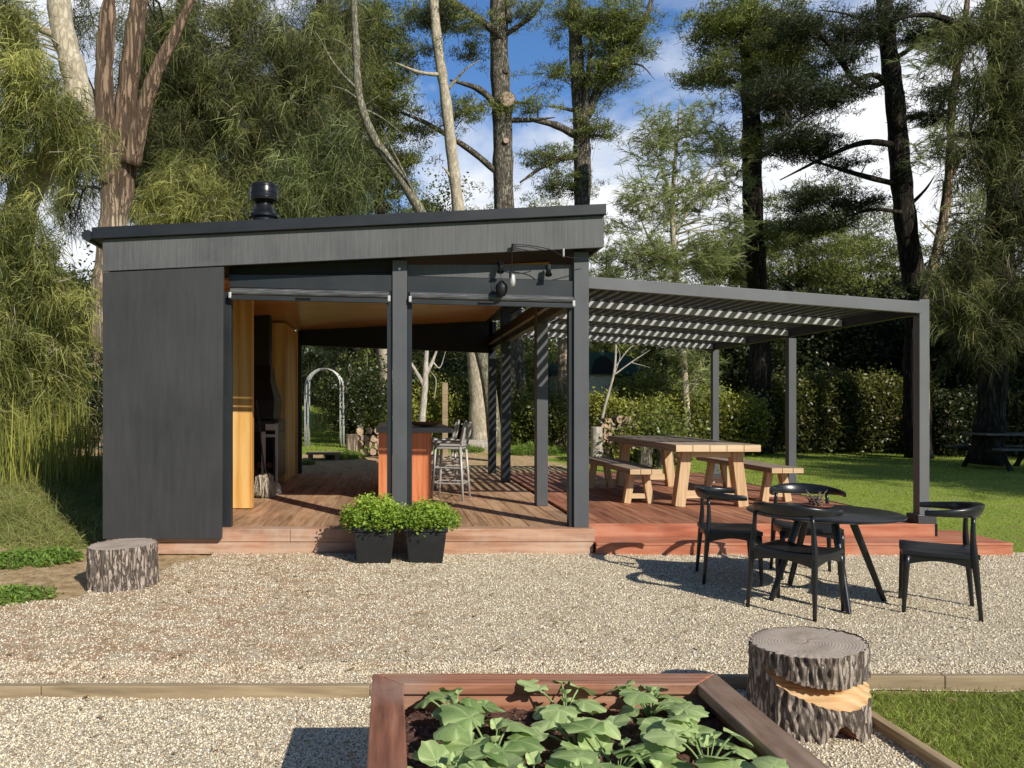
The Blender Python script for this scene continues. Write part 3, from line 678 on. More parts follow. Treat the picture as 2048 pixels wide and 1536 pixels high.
for px, Y in ((1849,7.99), (1594,10.62), (1432,13.0)):
    xx = XS if px > 1800 else PX(px, Y)
    xx = min(xx, XS)
    w_ = .052
    xx = px1+.054 if px > 1800 else xx
    mb = MB(); mb.box(xx-w_, xx+w_-.0, Y, Y+.10, .33, sl(xx)+(.03 if px > 1800 else -.14)); p_ = mb.build('post', PERG if px > 1800 else POSTM, pg, .004)
    mb = MB(); mb.box(xx-w_-.045, xx+w_+.045, Y-.045, Y+.145, .252, .345); mb.build('base_plinth', PERGD, p_, .006)
    mb = MB(); mb.tube([(xx+w_-.02,Y-.004,.39),(xx+w_+.07,Y-.01,.392)], .008, 8); mb.build('bolt', DARKM, p_)

# ------------------------------------------------------------------ fireplace
fp = empty('fireplace', (-1.85, 11.55, .25), 0, 'tall black outdoor fireplace with hood against the left plywood wall', 'fireplace')
mb = MB(); mb.box(-2.03, -1.79, 11.45, 11.7, 2.05, 3.4); mb.build('flue', BLACKM, fp, .01)
mb = MB()
def ringbox(mb, secs):
    vs = []
    for x0, x1, y0, y1, z in secs: vs += [(x0,y0,z),(x1,y0,z),(x1,y1,z),(x0,y1,z)]
    fs = [(0,3,2,1), tuple(len(vs)-4+k for k in range(4))]
    for i in range(len(secs)-1):
        for k in range(4): fs.append((i*4+k, i*4+(k+1)%4, (i+1)*4+(k+1)%4, (i+1)*4+k))
    mb.add(vs, fs)
ringbox(mb, [(-2.25,-1.70,11.2,11.95,1.27),(-2.25,-1.68,11.2,11.95,1.55),(-2.2,-1.76,11.3,11.85,1.85),(-2.06,-1.77,11.42,11.73,2.06)])
mb.build('hood', BLACKM, fp, .008)
mb = MB(); mb.box(-2.25,-1.62,11.15,11.2,.30,.42); mb.box(-2.25,-2.15,11.15,11.9,.42,1.1); mb.box(-2.25,-1.62,11.15,11.95,1.1,1.26); mb.box(-1.70,-1.62,11.16,11.95,.42,1.1); mb.box(-2.15,-1.7,11.8,11.9,.42,1.1)
mb.build('firebox', DARKM, fp, .01)
mb = MB(); mb.box(-1.86,-1.80,11.12,11.148,.42,1.1); mb.box(-1.66,-1.62,11.12,11.148,.32,1.22); mb.box(-1.80,-1.66,11.12,11.148,1.02,1.06); mb.box(-1.80,-1.66,11.12,11.148,1.12,1.21)
mb.build('door_frame', ALU, fp, .004)
mb = MB()
for i in range(4): mb.tube([(-1.98+i*.07,11.3,.5+(i%2)*.1),(-1.96+i*.07,11.7,.5+(i%2)*.12)], .05, 8)
mb.build('burnt_log', LOGM, fp)
cowl = MB(); cc = (PX(528,11.57), 11.57, 0)
Zc = lambda py: PZ(py, 11.57)
cowl.lathe([(.19,3.2),(.19,Zc(440)),(.225,Zc(436)),(.225,Zc(431)),(.20,Zc(428)),(.13,Zc(410)),(.13,Zc(402))], cc, 28)
cowl.lathe([(.135,Zc(408)),(.21,Zc(403)),(.215,Zc(400)),(.215,Zc(373)),(.205,Zc(371)),(.0,Zc(370))], cc, 28)
co_ = cowl.build('flue_cowl', STEELB, fp, 0, True, angle=40)
# fine ridges of the cowl
rg = MB()
for py in (376, 388, 398): rg.lathe([(.216,Zc(py)),(.219,Zc(py+1)),(.216,Zc(py+2))], cc, 28)
rg.build('cowl_seam', STEELB, co_, 0, True)
# broom and hearth brush leaning at the fireplace
br = empty('straw_broom', (PX(535,10.2),10.2,.25), 0, 'old round-headed straw broom leaning upright before the fireplace', 'broom')
mb = MB(); mb.tube([P(531,958,10.2), P(524,900,10.35), P(513,800,10.8)], [.014,.011,.011], 8); mb.build('handle', TWIG, br)
f = Fol(); n = 900; t = rng.random(n); top = np.array(P(531,952,10.2)); ang = rng.normal(size=n)*.26
D = unit(np.stack([np.sin(ang)+.03, rng.normal(size=n)*.12, -np.cos(ang)], -1))
f.strips(np.tile(top, (n,1))+rng.normal(size=(n,3))*np.array([.035,.03,.015]), D, rng.uniform(.22,.285,n), np.full(n,.012), np.full(n,-.02), np.stack([rng.random(n), np.zeros(n)], 1))
f.build('bristles', mat_leaf('straw', (.26,.21,.15), (.66,.58,.46), .1, .8), br)
mb = MB(); mb.lathe([(.03,.0),(.055,-.04),(.06,-.07)], (top[0],top[1],top[2]+.03), 14); mb.build('binding', TWIGL, br)
mb = MB(); a = P(553,978,10.6); mb.tube([(a[0],a[1],.256),(a[0],a[1],.36),(a[0]+.01,a[1],.42)], [.07,.065,.02], 12); mb.tube([(a[0],a[1],.4),(a[0]-.05,a[1]+.3,.75)], .01, 6)
o = mb.build('hearth_brush', ALU); tag(o, 'small pale hearth brush standing right of the straw broom', 'brush')

# ------------------------------------------------------------------ lights on the fascia
fl = empty('festoon_cable', P(1100,497,7.4), 0, 'thin black festoon cable looped from the fascia end to the corner post', 'cable')
mb = MB(); pts = [P(1180,518,7.6),P(1130,513,7.5),P(1100,499,7.5),P(1060,491,7.5),P(1030,489,7.52)]
mb.tube(catmull(pts, 6), .004, 6); mb.tube(catmull([P(1030,493,7.52),P(1060,494,7.5),P(1085,500,7.52),P(1100,499,7.54)],5), .004, 6); mb.build('cord', BLACKM, fl)
mb = MB(); mb.tube([P(1127,497,7.53),P(1127,514,7.53)], .010, 8); mb.build('clip', CHROME, fl)
mb = MB(); mb.tube([P(1027,488,7.5),P(1026,501,7.5)], .02, 10); mb.build('junction', BLACKM, fl)
lb = empty('hanging_lantern', P(1024,575,7.5), 0, 'small clear pendant bulb hanging on a wire below the fascia', 'pendant lamp')
mb = MB(); mb.tube([P(1024,501,7.5),P(1024,548,7.5)], .003, 6); mb.build('wire', BLACKM, lb)
mb = MB(); mb.lathe([(.0,-.125),(.022,-.115),(.03,-.08),(.026,-.02),(.014,0)], P(1025,548,7.5), 14); mb.build('bulb', CHROME, lb, 0, True)
mb = MB(); mb.tube([P(1021,544,7.49),P(1021,556,7.49)], .014, 8); mb.build('socket', BLACKM, lb)
gb = empty('black_pendant', P(1003,577,7.62), 0, 'round black pendant shade hanging in front of the right header', 'pendant lamp')
mb = MB(); mb.lathe([(.02,.10),(.03,.085),(.055,.06),(.062,.03),(.055,-.01),(.035,-.05),(.0,-.06)], P(1003,582,7.6), 18); mb.build('shade', BLACKM, gb, 0, True, angle=60)
mb = MB(); mb.tube([P(1003,562,7.6),P(1001,545,7.6),P(1001,520,7.62)], .003, 6); mb.build('wire', BLACKM, gb)
for px, py, lab in ((1001,537,'small black spotlight under the soffit above the round black pendant'), (1097,543,'small black spotlight under the soffit nearest the corner post')):
    s_ = empty('spotlight', P(px,py,7.66), 0, lab, 'spotlight', 'black spotlights under the soffit')
    mb = MB(); mb.tube([P(px,py-12,7.68),P(px,py,7.66)], [.03,.024], 10); mb.build('bracket', BLACKM, s_)
    mb = MB(); mb.tube([P(px,py-2,7.64),P(px,py+7,7.62)], [.02,.036], 12); mb.build('lamp_head', STEELB, s_)

# ------------------------------------------------------------------ bar counter and stools
bar = empty('bar_counter', (.18,10.8,.25), 0, 'orange timber bar with a grey top standing behind the middle post', 'bar counter')
bx0, bx1 = PX(757,9.73), PX(863,9.73)
mb = MB(); mb.box(bx0, bx1, 9.73, 9.79, .255, 1.13); mb.build('end_panel', BARP, bar, .004)
mb = MB(); mb.box(bx0+.01, bx1-.25, 9.80, 12.3, .255, 1.13); mb.build('bar_body', BARP, bar, .004)
mb = MB(); mb.box(PX(752,9.68), PX(905,9.68), 9.68, 12.4, 1.132, 1.20); mb.build('bar_top', mat_paint('grey_stone_top', (.17,.175,.18), .35, .15, (4,4,4), .05), bar, .006)
mb = MB(); mb.lathe([(.05,0),(.13,.01),(.185,.045),(.19,.062),(.18,.06),(.12,.024),(0,.018)], (PX(851,10.0),10.0,1.202), 28); tag(mb.build('wooden_bowl', mat_wood('bowl_wood', ((.16,.06,.02),(.28,.12,.05),(.36,.18,.08)),0,3), None, 0, True, angle=50), 'shallow brown wooden bowl on the bar top', 'bowl')
def stool(loc, rz, label):
    r = empty('bar_stool', (0,0,0), 0, label, 'bar stool', 'metal bar stools at the counter')
    legs = [(-.2,-.2),(.2,-.2),(-.2,.2),(.2,.2)]
    for x, y in legs:
        mb = MB(); mb.tube([(x*1.05,y*1.05,0),(x*.82,y*.82,.70)], [.016,.018], 10); mb.build('leg', ALU, r, 0, True, world=False)
    mb = MB(); mb.box(-.19,.19,-.19,.2,.70,.725); mb.box(-.175,.175,-.18,.18,.66,.70); mb.build('seat', ALU, r, .01, world=False)
    for z, q in ((.22,.985),(.42,.92)):
        for a, b_ in (((-.2,-.2),(.2,-.2)),((-.2,.2),(.2,.2)),((-.2,-.2),(-.2,.2)),((.2,-.2),(.2,.2))):
            mb = MB(); mb.tube([(a[0]*q,a[1]*q,z),(b_[0]*q,b_[1]*q,z)], .009, 8); mb.build('rung', ALU, r, world=False)
    mb = MB(); mb.tube(catmull([(-.18,.18,.72),(-.185,.215,.86),(-.17,.235,.98),(0,.25,1.0),(.17,.235,.98),(.185,.215,.86),(.18,.18,.72)],5), .014, 10)
    mb.build('back_frame', ALU, r, 0, True, world=False)
    for x in (-.09,0,.09):
        mb = MB(); mb.bar((x,.185,.725),(x,.246,.985), .03, .006, up=(0,1,0)); mb.build('back_slat', ALU, r, world=False)
    r.location = loc; r.rotation_euler = (0,0,rz); return r
s1 = stool((.80,10.12,.25), rad(-108), 'nearest metal bar stool, its back toward the open deck')
copy_tree(s1, (.83,10.95,.25), rad(-100), 'middle metal bar stool, behind the nearest one')
copy_tree(s1, (.80,11.8,.25), rad(-88), 'farthest metal bar stool at the counter')

# ------------------------------------------------------------------ picnic set
def trestle(r, y, w_top, w_bot, z1, th, name='leg'):
    for s in (-1, 1):
        mb = MB(); mb.bar((s*w_bot, y, 0), (s*w_top, y, z1), th, th*1.1, up=(0,1,0)); mb.build(name, OAK, r, .006, world=False)
def tabletop(mb, x0, x1, y0, y1, z0, z1, nb, seed):
    rr = random.Random(seed); w_ = (x1-x0)/nb
    for i in range(nb):
        t = rr.uniform(.8, 1.2); mb.box(x0+i*w_+.0015, x0+(i+1)*w_-.0015, y0+rr.uniform(-.004,.004), y1, z0, z1+rr.uniform(-.001,.001), 0, (t, t*rr.uniform(.95,1), t*rr.uniform(.88,1)))
TX0, TX1 = PX(1350,9.15), PX(1520,9.15)
tb = empty('picnic_table', ((TX0+TX1)/2, 10.55, .25), 0, 'long chunky pale timber dining table on the red deck under the pergola', 'table')
hw = (TX1-TX0)/2; Lh = 1.42
mb = MB(); tabletop(mb, -hw, hw, -Lh, Lh, .675, .76, 5, 2); mb.build('tabletop', OAKY, tb, .004, tint=True, world=False)
mb = MB()
for i in range(5): mb.box(-hw+i*hw*.4+.004, -hw+(i+1)*hw*.4-.004, -Lh-.008, -Lh-.005, .679, .756)
mb.build('end_grain', OAKX, tb, world=False)
for y in (-1.18, 1.18):
    trestle(tb, y, .30, .385, .674, .125)
    mb = MB(); mb.box(-.32,.32,y-.035,y+.035,.10,.19); mb.build('rail', OAKX, tb, .004, world=False)
    mb = MB(); mb.box(-.40,.40,y-.05,y+.05,.60,.674); mb.build('cross_beam', OAKX, tb, .004, world=False)
def bench(loc, L, w_, label, rz=0):
    r = empty('picnic_bench', (0,0,0), 0, label, 'bench', 'timber benches at the picnic table')
    mb = MB(); tabletop(mb, -w_/2, w_/2, -L/2, L/2, .385, .45, 3, 7); mb.build('seat', OAKY, r, .004, tint=True, world=False)
    mb = MB()
    for i in range(3): mb.box(-w_/2+i*w_/3+.004, -w_/2+(i+1)*w_/3-.004, -L/2-.008, -L/2-.005, .388, .446)
    mb.build('end_grain', OAKX, r, world=False)
    for y in (-L/2+.30, L/2-.30):
        trestle(r, y, .085, .15, .384, .085)
        mb = MB(); mb.box(-.10,.10,y-.025,y+.025,.06,.12); mb.build('rail', OAKX, r, .003, world=False)
    r.location = loc; r.rotation_euler = (0,0,rz); return r
b1 = bench((3.12,10.55,.25), 2.35, .40, 'timber bench on the left side of the picnic table, beside the corner post')
copy_tree(b1, (4.93,10.72,.25), 0, 'timber bench on the right side of the picnic table, nearer the lawn')
# ================================================================== stumps
def stump(name, loc, R, h, label, seed, nth=220, nz=60, cut=None, tilt=0, top_mat=None):
    r = empty(name, (0,0,0), 0, label, 'stump')
    rr = np.random.default_rng(seed); th = np.linspace(0, 2*PI, nth, endpoint=False); zs = np.linspace(0, 1, nz)
    Rt = R*(1+.03*np.sin(th*2+seed)+.018*np.sin(th*3+1)+.01*np.sin(th*7))
    TH, Z = np.meshgrid(th, zs)
    ph = TH+.12*np.sin(Z*5+seed)+.05*np.sin(Z*13+TH*3)
    fsum = np.zeros(TH.shape)
    for q_ in range(26):
        kk_ = rr.integers(9, 46); fsum += np.sin(kk_*TH+rr.uniform(-1,1)*kk_*.32*Z*2+rr.uniform(0,6.28)+1.2*np.sin(Z*rr.uniform(3,11)+TH*rr.integers(1,4)))*rr.uniform(.3,1)
    fsum2 = sum(np.sin(rr.integers(12,60)*TH+rr.uniform(14,60)*Z+rr.uniform(0,6.28)) for _ in range(10))/6
    ridge = 1/(1+np.exp(-(fsum*.75+.5)))*.75+.25*(fsum2*.3+.5)
    rad0 = Rt[None]*(1.0+.05*(1-Z)**2); rad_ = rad0-.022*(1-ridge)*(R/.25)
    zz = Z*h
    kind_ = np.zeros(TH.shape, int)
    if cut is not None: rad_, kind_ = cut(TH, zz, rad_, rad0)
    top = h+tilt*(np.cos(TH))*Z*R
    zc = Z*top
    V = np.stack([rad_*np.cos(TH), rad_*np.sin(TH), zc], -1).reshape(-1,3)
    i = np.arange(nth)[None,:]+np.arange(nz-1)[:,None]*nth; j = (np.arange(nth)+1)%nth
    j = j[None,:]+np.arange(nz-1)[:,None]*nth
    F = np.stack([i, j, j+nth, i+nth], -1).reshape(-1,4)
    kf = np.maximum.reduce([kind_.ravel()[F[:,q]] for q in range(4)])
    npmesh('bark', V, F[kf == 0], None, STBARK, r, world=False, smooth=True)
    for kk, nm in ((1, 'carved_mouth'), (2, 'carved_notch')):
        if (kf == kk).any(): npmesh(nm, V, F[kf == kk], None, CARVE if kk == 1 else BLACKISH, r, world=False, smooth=True)
    # top face
    rings = 10; Vt = []; 
    re = rad_[-1]
    for q in range(rings+1):
        s = q/rings; rq = re*s*(.985)
        zt = h+tilt*np.cos(th)*rq-.004*(s > .97)+.002*np.sin(th*3+q)
        Vt.append(np.stack([rq*np.cos(th), rq*np.sin(th), zt], -1))
    Vt = np.concatenate(Vt); i = np.arange(nth)[None,:]+np.arange(rings)[:,None]*nth; j = ((np.arange(nth)+1)%nth)[None,:]+np.arange(rings)[:,None]*nth
    F = np.stack([i, i+nth, j+nth, j], -1).reshape(-1,4)
    npmesh('cut_top', Vt, F, None, top_mat or RINGS, r, world=False)
    r.location = loc; return r
BLACKISH = mat_wood('notch_wood', ((.08,.03,.02),(.20,.085,.05),(.28,.13,.08)), 2, 2, .7, .3)
SX, SY, SR, SHh = PX(1615,3.55), 3.55, .243, .385
base_ang = math.atan2(-SY, -SX)      # facing the camera
def smile(TH, zz, rr_, r0):
    d = (TH-base_ang+PI)%(2*PI)-PI   # 0 = toward camera, positive = to the right in view
    dg = np.degrees(d); ks = [-58, -30, 0, 20, 44, 70, 92, 108]
    up = np.interp(dg, ks, [.312,.275,.252,.247,.247,.255,.255,.235]); lo = np.interp(dg, ks, [.310,.232,.186,.165,.150,.162,.195,.233])
    inside = (dg > -58) & (dg < 108) & (zz < up) & (zz > lo)
    # cut deepest under the upper lip, sloping out to the lower lip
    t = np.clip((zz-lo)/np.maximum(up-lo, 1e-4), 0, 1)
    ed = np.clip(np.minimum(dg+58, 108-dg)/18, 0, 1)
    tq = np.interp(dg, [-40, 0, 50, 80], [.12, .34, .56, .75])
    depth = .010+ed*np.where(t < tq, .055*t/tq, .055+.085*sstep(tq,tq+.10,t))
    r2 = np.where(inside, r0-depth, rr_); k = np.where(inside, 1, 0)
    e = (dg > -60) & (dg < 110) & (zz >= up) & (zz < up+.011); k = np.where(e & False, 1, k)
    hw_ = 1-np.abs(dg-36)/24.0; zn = .098*np.clip(hw_, 0, 1)
    ins2 = (hw_ > 0) & (zz < zn)
    r2 = np.where(ins2, rr_-.13, r2); k = np.where(ins2, 2, k); return r2, k
stump('carved_stump', (SX, SY, .0), SR, SHh, 'tall log stump with an orange carved grin and small notch, right of the raised bed', 3, 520, 260, smile, .10)
stump('log_stump', (PX(245,6.35), 6.35, .0), .285, .335, 'squat pale-topped log stump standing before the grey front wall', 5, 300, 90, None, .03, RINGS)

# ================================================================== raised bed
bed = empty('raised_bed', (.59, 2.2, 0), 0, 'raised red timber vegetable bed full of leafy seedlings in the foreground', 'garden bed')
bl, br_, bk, bh, pw = -.066, 1.24, 2.93, .452, .115
mb = MB()
mb.hexa([(bl,1.3,bh-.04),(bl+pw,1.3,bh-.04),(bl+pw,bk-pw,bh-.04),(bl,bk,bh-.04),(bl,1.3,bh),(bl+pw,1.3,bh),(bl+pw,bk-pw,bh),(bl,bk,bh)])
mb.build('cap_board', BEDM, bed, .005)
mb = MB(); mb.hexa([(br_-pw,1.3,bh-.04),(br_,1.3,bh-.04),(br_,bk,bh-.04),(br_-pw,bk-pw,bh-.04),(br_-pw,1.3,bh),(br_,1.3,bh),(br_,bk,bh),(br_-pw,bk-pw,bh)])
mb.build('cap_board', BEDW, bed, .005)
mb = MB(); mb.hexa([(bl+.003,bk,bh-.04),(bl+pw,bk-pw+.003,bh-.04),(br_-pw,bk-pw+.003,bh-.04),(br_-.003,bk,bh-.04),(bl+.003,bk,bh+.001),(bl+pw,bk-pw+.003,bh+.001),(br_-pw,bk-pw+.003,bh+.001),(br_-.003,bk,bh+.001)])
mb.build('cap_board', BEDX, bed, .005)
mb = MB(); mb.box(bl+.02, bl+.065, 1.3, bk-.02, 0, bh-.042); mb.build('side_wall', BEDM, bed, .004)
mb = MB(); mb.box(br_-.065, br_-.02, 1.3, bk-.02, 0, bh-.042); mb.build('side_wall', BEDM, bed, .004)
mb = MB(); mb.box(bl+.066, br_-.066, bk-.095, bk-.05, 0, bh-.042); mb.box(bl+.066, br_-.066, bk-.049, bk-.02, 0, bh-.044); mb.build('end_wall', BEDX, bed, .004)
SOILZ = .352
def soilz(x, y):
    return SOILZ+.010*wob(x*3,y*3,2.2)+.006*np.sin(x*41+3*np.sin(y*37))*np.sin(y*47)+.004*np.sin(x*97+y*71)
V, F = grid(np.arange(bl+.06, br_-.055, .012), np.arange(1.35, bk-.08, .012), soilz)
V[:,2] += rng.normal(size=len(V))*.0035
m, nt, b, o = newmat('mulched_soil')
v = coords(nt); n1 = noise(nt, v, 34, 8, .75); n2 = noise(nt, v, 6, 5, .6)
nt.links.new(mixc(nt, ramp(nt, n1.outputs[0], [(.3, (.03,.015,.012)), (.5, (.12,.055,.04)), (.72, (.26,.14,.10))]), (.20,.10,.075), ramp(nt, n2.outputs[0], [(.5, (0,0,0)), (.7, (.6,)*3)])), b.inputs['Base Color'])
b.inputs['Roughness'].default_value = .95; bump(nt, b, n1.outputs[0], 1.0, .02); SOIL = m
npmesh('soil', V, F, None, SOIL, bed, smooth=True)
# bark chips on the soil
n = 1500; x = rng.uniform(bl+.09, br_-.09, n); y = rng.uniform(1.8, bk-.12, n); f = Fol()
s = rng.uniform(.008,.03,n); f.leaves(np.stack([x,y,soilz(x,y)+.006], -1), s, np.stack([rng.random(n), np.zeros(n)],1), 3.0, .5)
tag(f.build('bark_mulch', mat_leaf('bark_chip', (.05,.022,.016), (.28,.15,.10), .0, .85)), 'reddish bark chips lying on the soil of the raised bed', 'mulch', kind='stuff')

def squash_leaf(V, F, T, base, tip_dir, size, droop, tint, lobes=.16, cup=.22):
    """rounded, shallow-lobed leaf with folded veins, on a stalk"""
    n0 = len(V); A, Rn = 30, 5
    u = Vector(tip_dir).normalized(); side = u.cross(Vector((0,0,1))).normalized(); nn = side.cross(u).normalized()
    c0 = Vector(base)
    V.append(c0); T.append((tint*.8+.25,0))
    for i in range(1, Rn+1):
        s = i/Rn
        for k in range(A):
            a = -PI+2*PI*k/A+1e-3
            fwd = math.cos(a)
            rr_ = size*(.62+.30*fwd)*(1+lobes*.5*math.cos(5*a)+.05*math.cos(11*a+tint*6)+.03*math.sin(17*a))
            if abs(abs(a)-PI) < .3: rr_ *= .45
            x_ = math.cos(a)*rr_*s+0.0; y_ = math.sin(a)*rr_*s
            fold = .10*size*abs(math.sin(2.5*a))*s
            z_ = cup*size*(s**2)*.5*(abs(math.sin(a)))*1.0-droop*s*s*size*(.4+.6*max(0,fwd))+fold*.55+.02*size*math.sin(7*a+tint*9)*s
            V.append(c0+u*x_+side*y_+nn*z_); T.append((min(1, max(0, tint*.8+.6*(1-abs(math.sin(2.5*a)))**3+.1*math.sin(k*7.3+i)-.05)), .12 if (s > .9 and tint > .75 and k % 5 == 0) else 0))
    for k in range(A): F.append((n0, n0+1+k, n0+1+(k+1)%A))
    for i in range(Rn-1):
        for k in range(A):
            p, q = n0+1+i*A+k, n0+1+i*A+(k+1)%A; F.append((p, p+A, q+A)); F.append((p, q+A, q))
SQL = mat_leaf('squash_leaf', (.19,.30,.09), (.60,.72,.32), .28, .6, .3, .5)
SQS = mat_leaf('squash_stalk', (.20,.30,.10), (.36,.48,.20), .2, .5)
def seedling(px, py, Y, n, size, seed, label, curly=.16):
    rr = random.Random(seed); x0, y0 = PX(px, Y), Y; z0 = float(soilz(np.array(x0), np.array(y0)))
    r = empty('squash_seedling', (x0,y0,z0), 0, label, 'seedling', 'leafy seedlings in the raised bed')
    V, F, T = [], [], []; st = MB()
    for i in range(n):
        a = 2*PI*i*.382+rr.uniform(-.4,.4); el = rr.uniform(.12, .85); L = size*rr.uniform(.6,1.35)*(.75 if el > .9 else 1)
        tip = Vector((x0+math.cos(a)*L*math.cos(el), y0+math.sin(a)*L*math.cos(el), z0+.03+L*math.sin(el)*.95))
        mid = Vector((x0,y0,z0))*.5+tip*.5+Vector((0,0,.012))
        st.tube(catmull([(x0,y0,z0-.005), mid, tip],3), [.0035]*6+[.002], 6, tint=(rr.random(),0,0))
        hd = Vector((math.cos(a), math.sin(a), rr.uniform(-.4,.25)))
        if rr.random() < .2: hd.z += .55
        squash_leaf(V, F, T, tip, hd, size*rr.uniform(.55,.98), rr.uniform(.05,.4), min(1, max(0, (seed*37%10)/14+rr.uniform(.0,.4))), curly, rr.uniform(-.1,.4))
    for i in range(2):
        a = rr.uniform(0, 2*PI); tip = Vector((x0+.02*math.cos(a), y0+.02*math.sin(a), z0+.07+.03*i))
        squash_leaf(V, F, T, tip, (math.cos(a), math.sin(a), .8), size*.28, -.2, 1.0, .3, .8)
        st.tube([(x0,y0,z0), tip], .002, 5, tint=(.8,0,0))
    st.build('stem', SQS, r, 0, True, tint=True)
    npmesh('leaves', np.array([tuple(v) for v in V]), np.array(F), np.array(T), SQL, r, smooth=True)
SD = [(905,1425,2.70,9,.125,'back-left seedling against the rear board of the bed'),(1130,1405,2.74,9,.125,'seedling against the middle of the rear board of the bed'),
 (1300,1400,2.74,10,.125,'back-right seedling in the corner of the bed'),(985,1480,2.42,9,.165,'large rounded-leaf seedling in the left half of the bed'),
 (1150,1450,2.50,8,.145,'seedling in the centre of the bed'),(1350,1455,2.50,9,.135,'seedling beside the right board, halfway down the bed'),
 (1235,1500,2.32,9,.14,'seedling right of centre near the lower picture edge'),(1415,1500,2.34,9,.14,'seedling beside the right board near the lower picture edge'),
 (900,1540,2.20,8,.15,'seedling beside the left board at the lower picture edge'),(1060,1540,2.18,9,.165,'pale big-leaved seedling at the lower picture edge, left of centre'),
 (1330,1550,2.15,8,.15,'seedling at the lower picture edge, right of centre'),(1535,1560,2.12,6,.14,'single grey-green seedling leaning against the right board at the lower picture edge'),
 (1190,1570,2.08,8,.15,'seedling cut off by the lower picture edge at the bed centre')]
for i, (a, b_, Y, n, s, lab) in enumerate(SD): seedling(a, b_, Y, n, s*.76, 40+i, lab, .30 if Y > 2.6 else .12)

# ================================================================== timber edging
def edging(x0, x1, y0, y1, h, mat, label, pieces):
    r = empty('timber_edging', ((x0+x1)/2, (y0+y1)/2, 0), 0, label, 'edging')
    dx = abs(x1-x0) > abs(y1-y0)
    mb = MB(); rr = random.Random(pieces)
    for i in range(pieces):
        a, b_ = i/pieces, (i+1)/pieces; j = rr.uniform(-.004,.004)
        if dx: mb.box(x0+(x1-x0)*a, x0+(x1-x0)*b_-.003, y0+j, y0+.045+j, -.05, h+rr.uniform(-.004,.004))
        else: mb.box(x0+j, x0+.045+j, y0+(y1-y0)*a, y0+(y1-y0)*b_-.003, -.05, h+rr.uniform(-.004,.004))
    mb.build('board', mat, r, .005)
edging(-3.4, 1.55, 3.86, 3.86, .065, EDGP, 'long low timber edging board dividing the gravel on the left', 3)
edging(1.70, 4.6, 3.96, 3.96, .075, EDGP, 'pale cracked timber edging behind the carved stump, beside the grass', 5)
edging(2.19, 2.19, 1.6, 3.94, .06, EDGPY, 'timber edging board running toward the viewer between gravel and near grass', 1)

# ================================================================== planters
HERB = mat_leaf('herb_leaf', (.06,.15,.012), (.56,.72,.12), .4, .45)
def planter(cx, cy, label, hl, seed, fh):
    r = empty('planter_pot', (cx,cy,0), 0, label, 'planter')
    mb = MB(); t_, b_ = .205, .155
    def ring(hw_, z): return (-hw_+cx, hw_+cx, -hw_+cy, hw_+cy, z)
    ringbox(mb, [ring(b_,.0), ring(b_+.03,.24), ring(b_+.034,.30)]); mb.build('tub', POTM, r, .012)
    mb = MB(); ringbox(mb, [ring(t_-.012,.30), ring(t_,.305), ring(t_,.345), ring(t_-.02,.347), ring(t_-.022,.31)]); mb.build('rim', POTM, r, .006)
    mb = MB(); mb.box(cx-t_+.03,cx+t_-.03,cy-t_+.03,cy+t_-.03,.30,.325); mb.build('soil', SOIL, r)
    p = empty('herb_plant', (cx,cy,.325), 0, hl, 'herb')
    f = Fol(); rr = np.random.default_rng(seed); M = 300
    a = rr.uniform(0, 2*PI, M); q = np.sqrt(rr.random(M))*.31; C = np.stack([cx+q*np.cos(a), cy+q*np.sin(a)*.9, .335+fh*(1-(q/.33)**2*.75)*rr.uniform(.2,1.25,M)], -1)
    st = MB()
    for k in range(0, M, 3): st.tube([(cx+(C[k,0]-cx)*.5, cy+(C[k,1]-cy)*.5, .32), tuple(C[k])], .0022, 4)
    st.build('stems', SQS, p)
    k = 20; idx = np.repeat(np.arange(M), k); n = len(idx)
    f.leaves(C[idx]+rng.normal(size=(n,3))*.030, rng.uniform(.020,.046,n), np.stack([np.clip(rng.random(n)*.6+(C[idx,2]-.35)*2.2,0,1), np.zeros(n)],1), 1.0, .6)
    f.build('leaves', HERB, p)
planter(PX(749,7.32), 7.30, 'black square plastic tub, left of the pair before the deck', 'bushy bright green herb, the taller, in the left black tub', 1, .235)
planter(PX(850,7.28), 7.30, 'black square plastic tub, right of the pair before the deck', 'lower bright green herb in the right black tub', 2, .175)

# ================================================================== round table and chairs
TC = (3.30, 5.86)
rt_ = empty('round_table', (TC[0],TC[1],0), 0, 'round black outdoor table on splayed legs on the gravel', 'table')
mb = MB(); mb.lathe([(0,.632),(.40,.632),(.50,.643),(.532,.655),(.534,.662),(.528,.667),(0,.667)], (TC[0],TC[1],0), 64); mb.build('tabletop', BLACKW, rt_, 0, True, angle=40)
mb = MB(); mb.lathe([(0,.60),(.2,.60),(.22,.632),(0,.632)], (TC[0],TC[1],0), 32); mb.build('under_frame', BLACKW, rt_)
for a in (-8, 95, 187, 262):
    c_, s_ = math.cos(rad(a)), math.sin(rad(a))
    mb = MB(); mb.tube([(TC[0]+c_*.43, TC[1]+s_*.43, -.002), (TC[0]+c_*.20, TC[1]+s_*.20, .615)], [.019,.028], 14); mb.build('leg', BLACKW, rt_, 0, True, angle=50)
ds = empty('seedpod_dish', (TC[0]+.06, TC[1]+.20, .667), 0, 'red-brown dish of dried pods and cones on the round black table', 'dish')
mb = MB(); mb.lathe([(.0,0),(.07,.001),(.10,.012),(.118,.026),(.112,.028),(.09,.016),(0,.008)], (TC[0]+.06,TC[1]+.20,.668), 30); mb.build('dish', mat_plain('terracotta_glaze', (.22,.07,.035), .4, 0, .5, .3, 30), ds, 0, True)
POD = mat_plain('dry_pod', (.20,.14,.11), .9, 0, .2, .5, 40)
rr = random.Random(4); mb = MB()
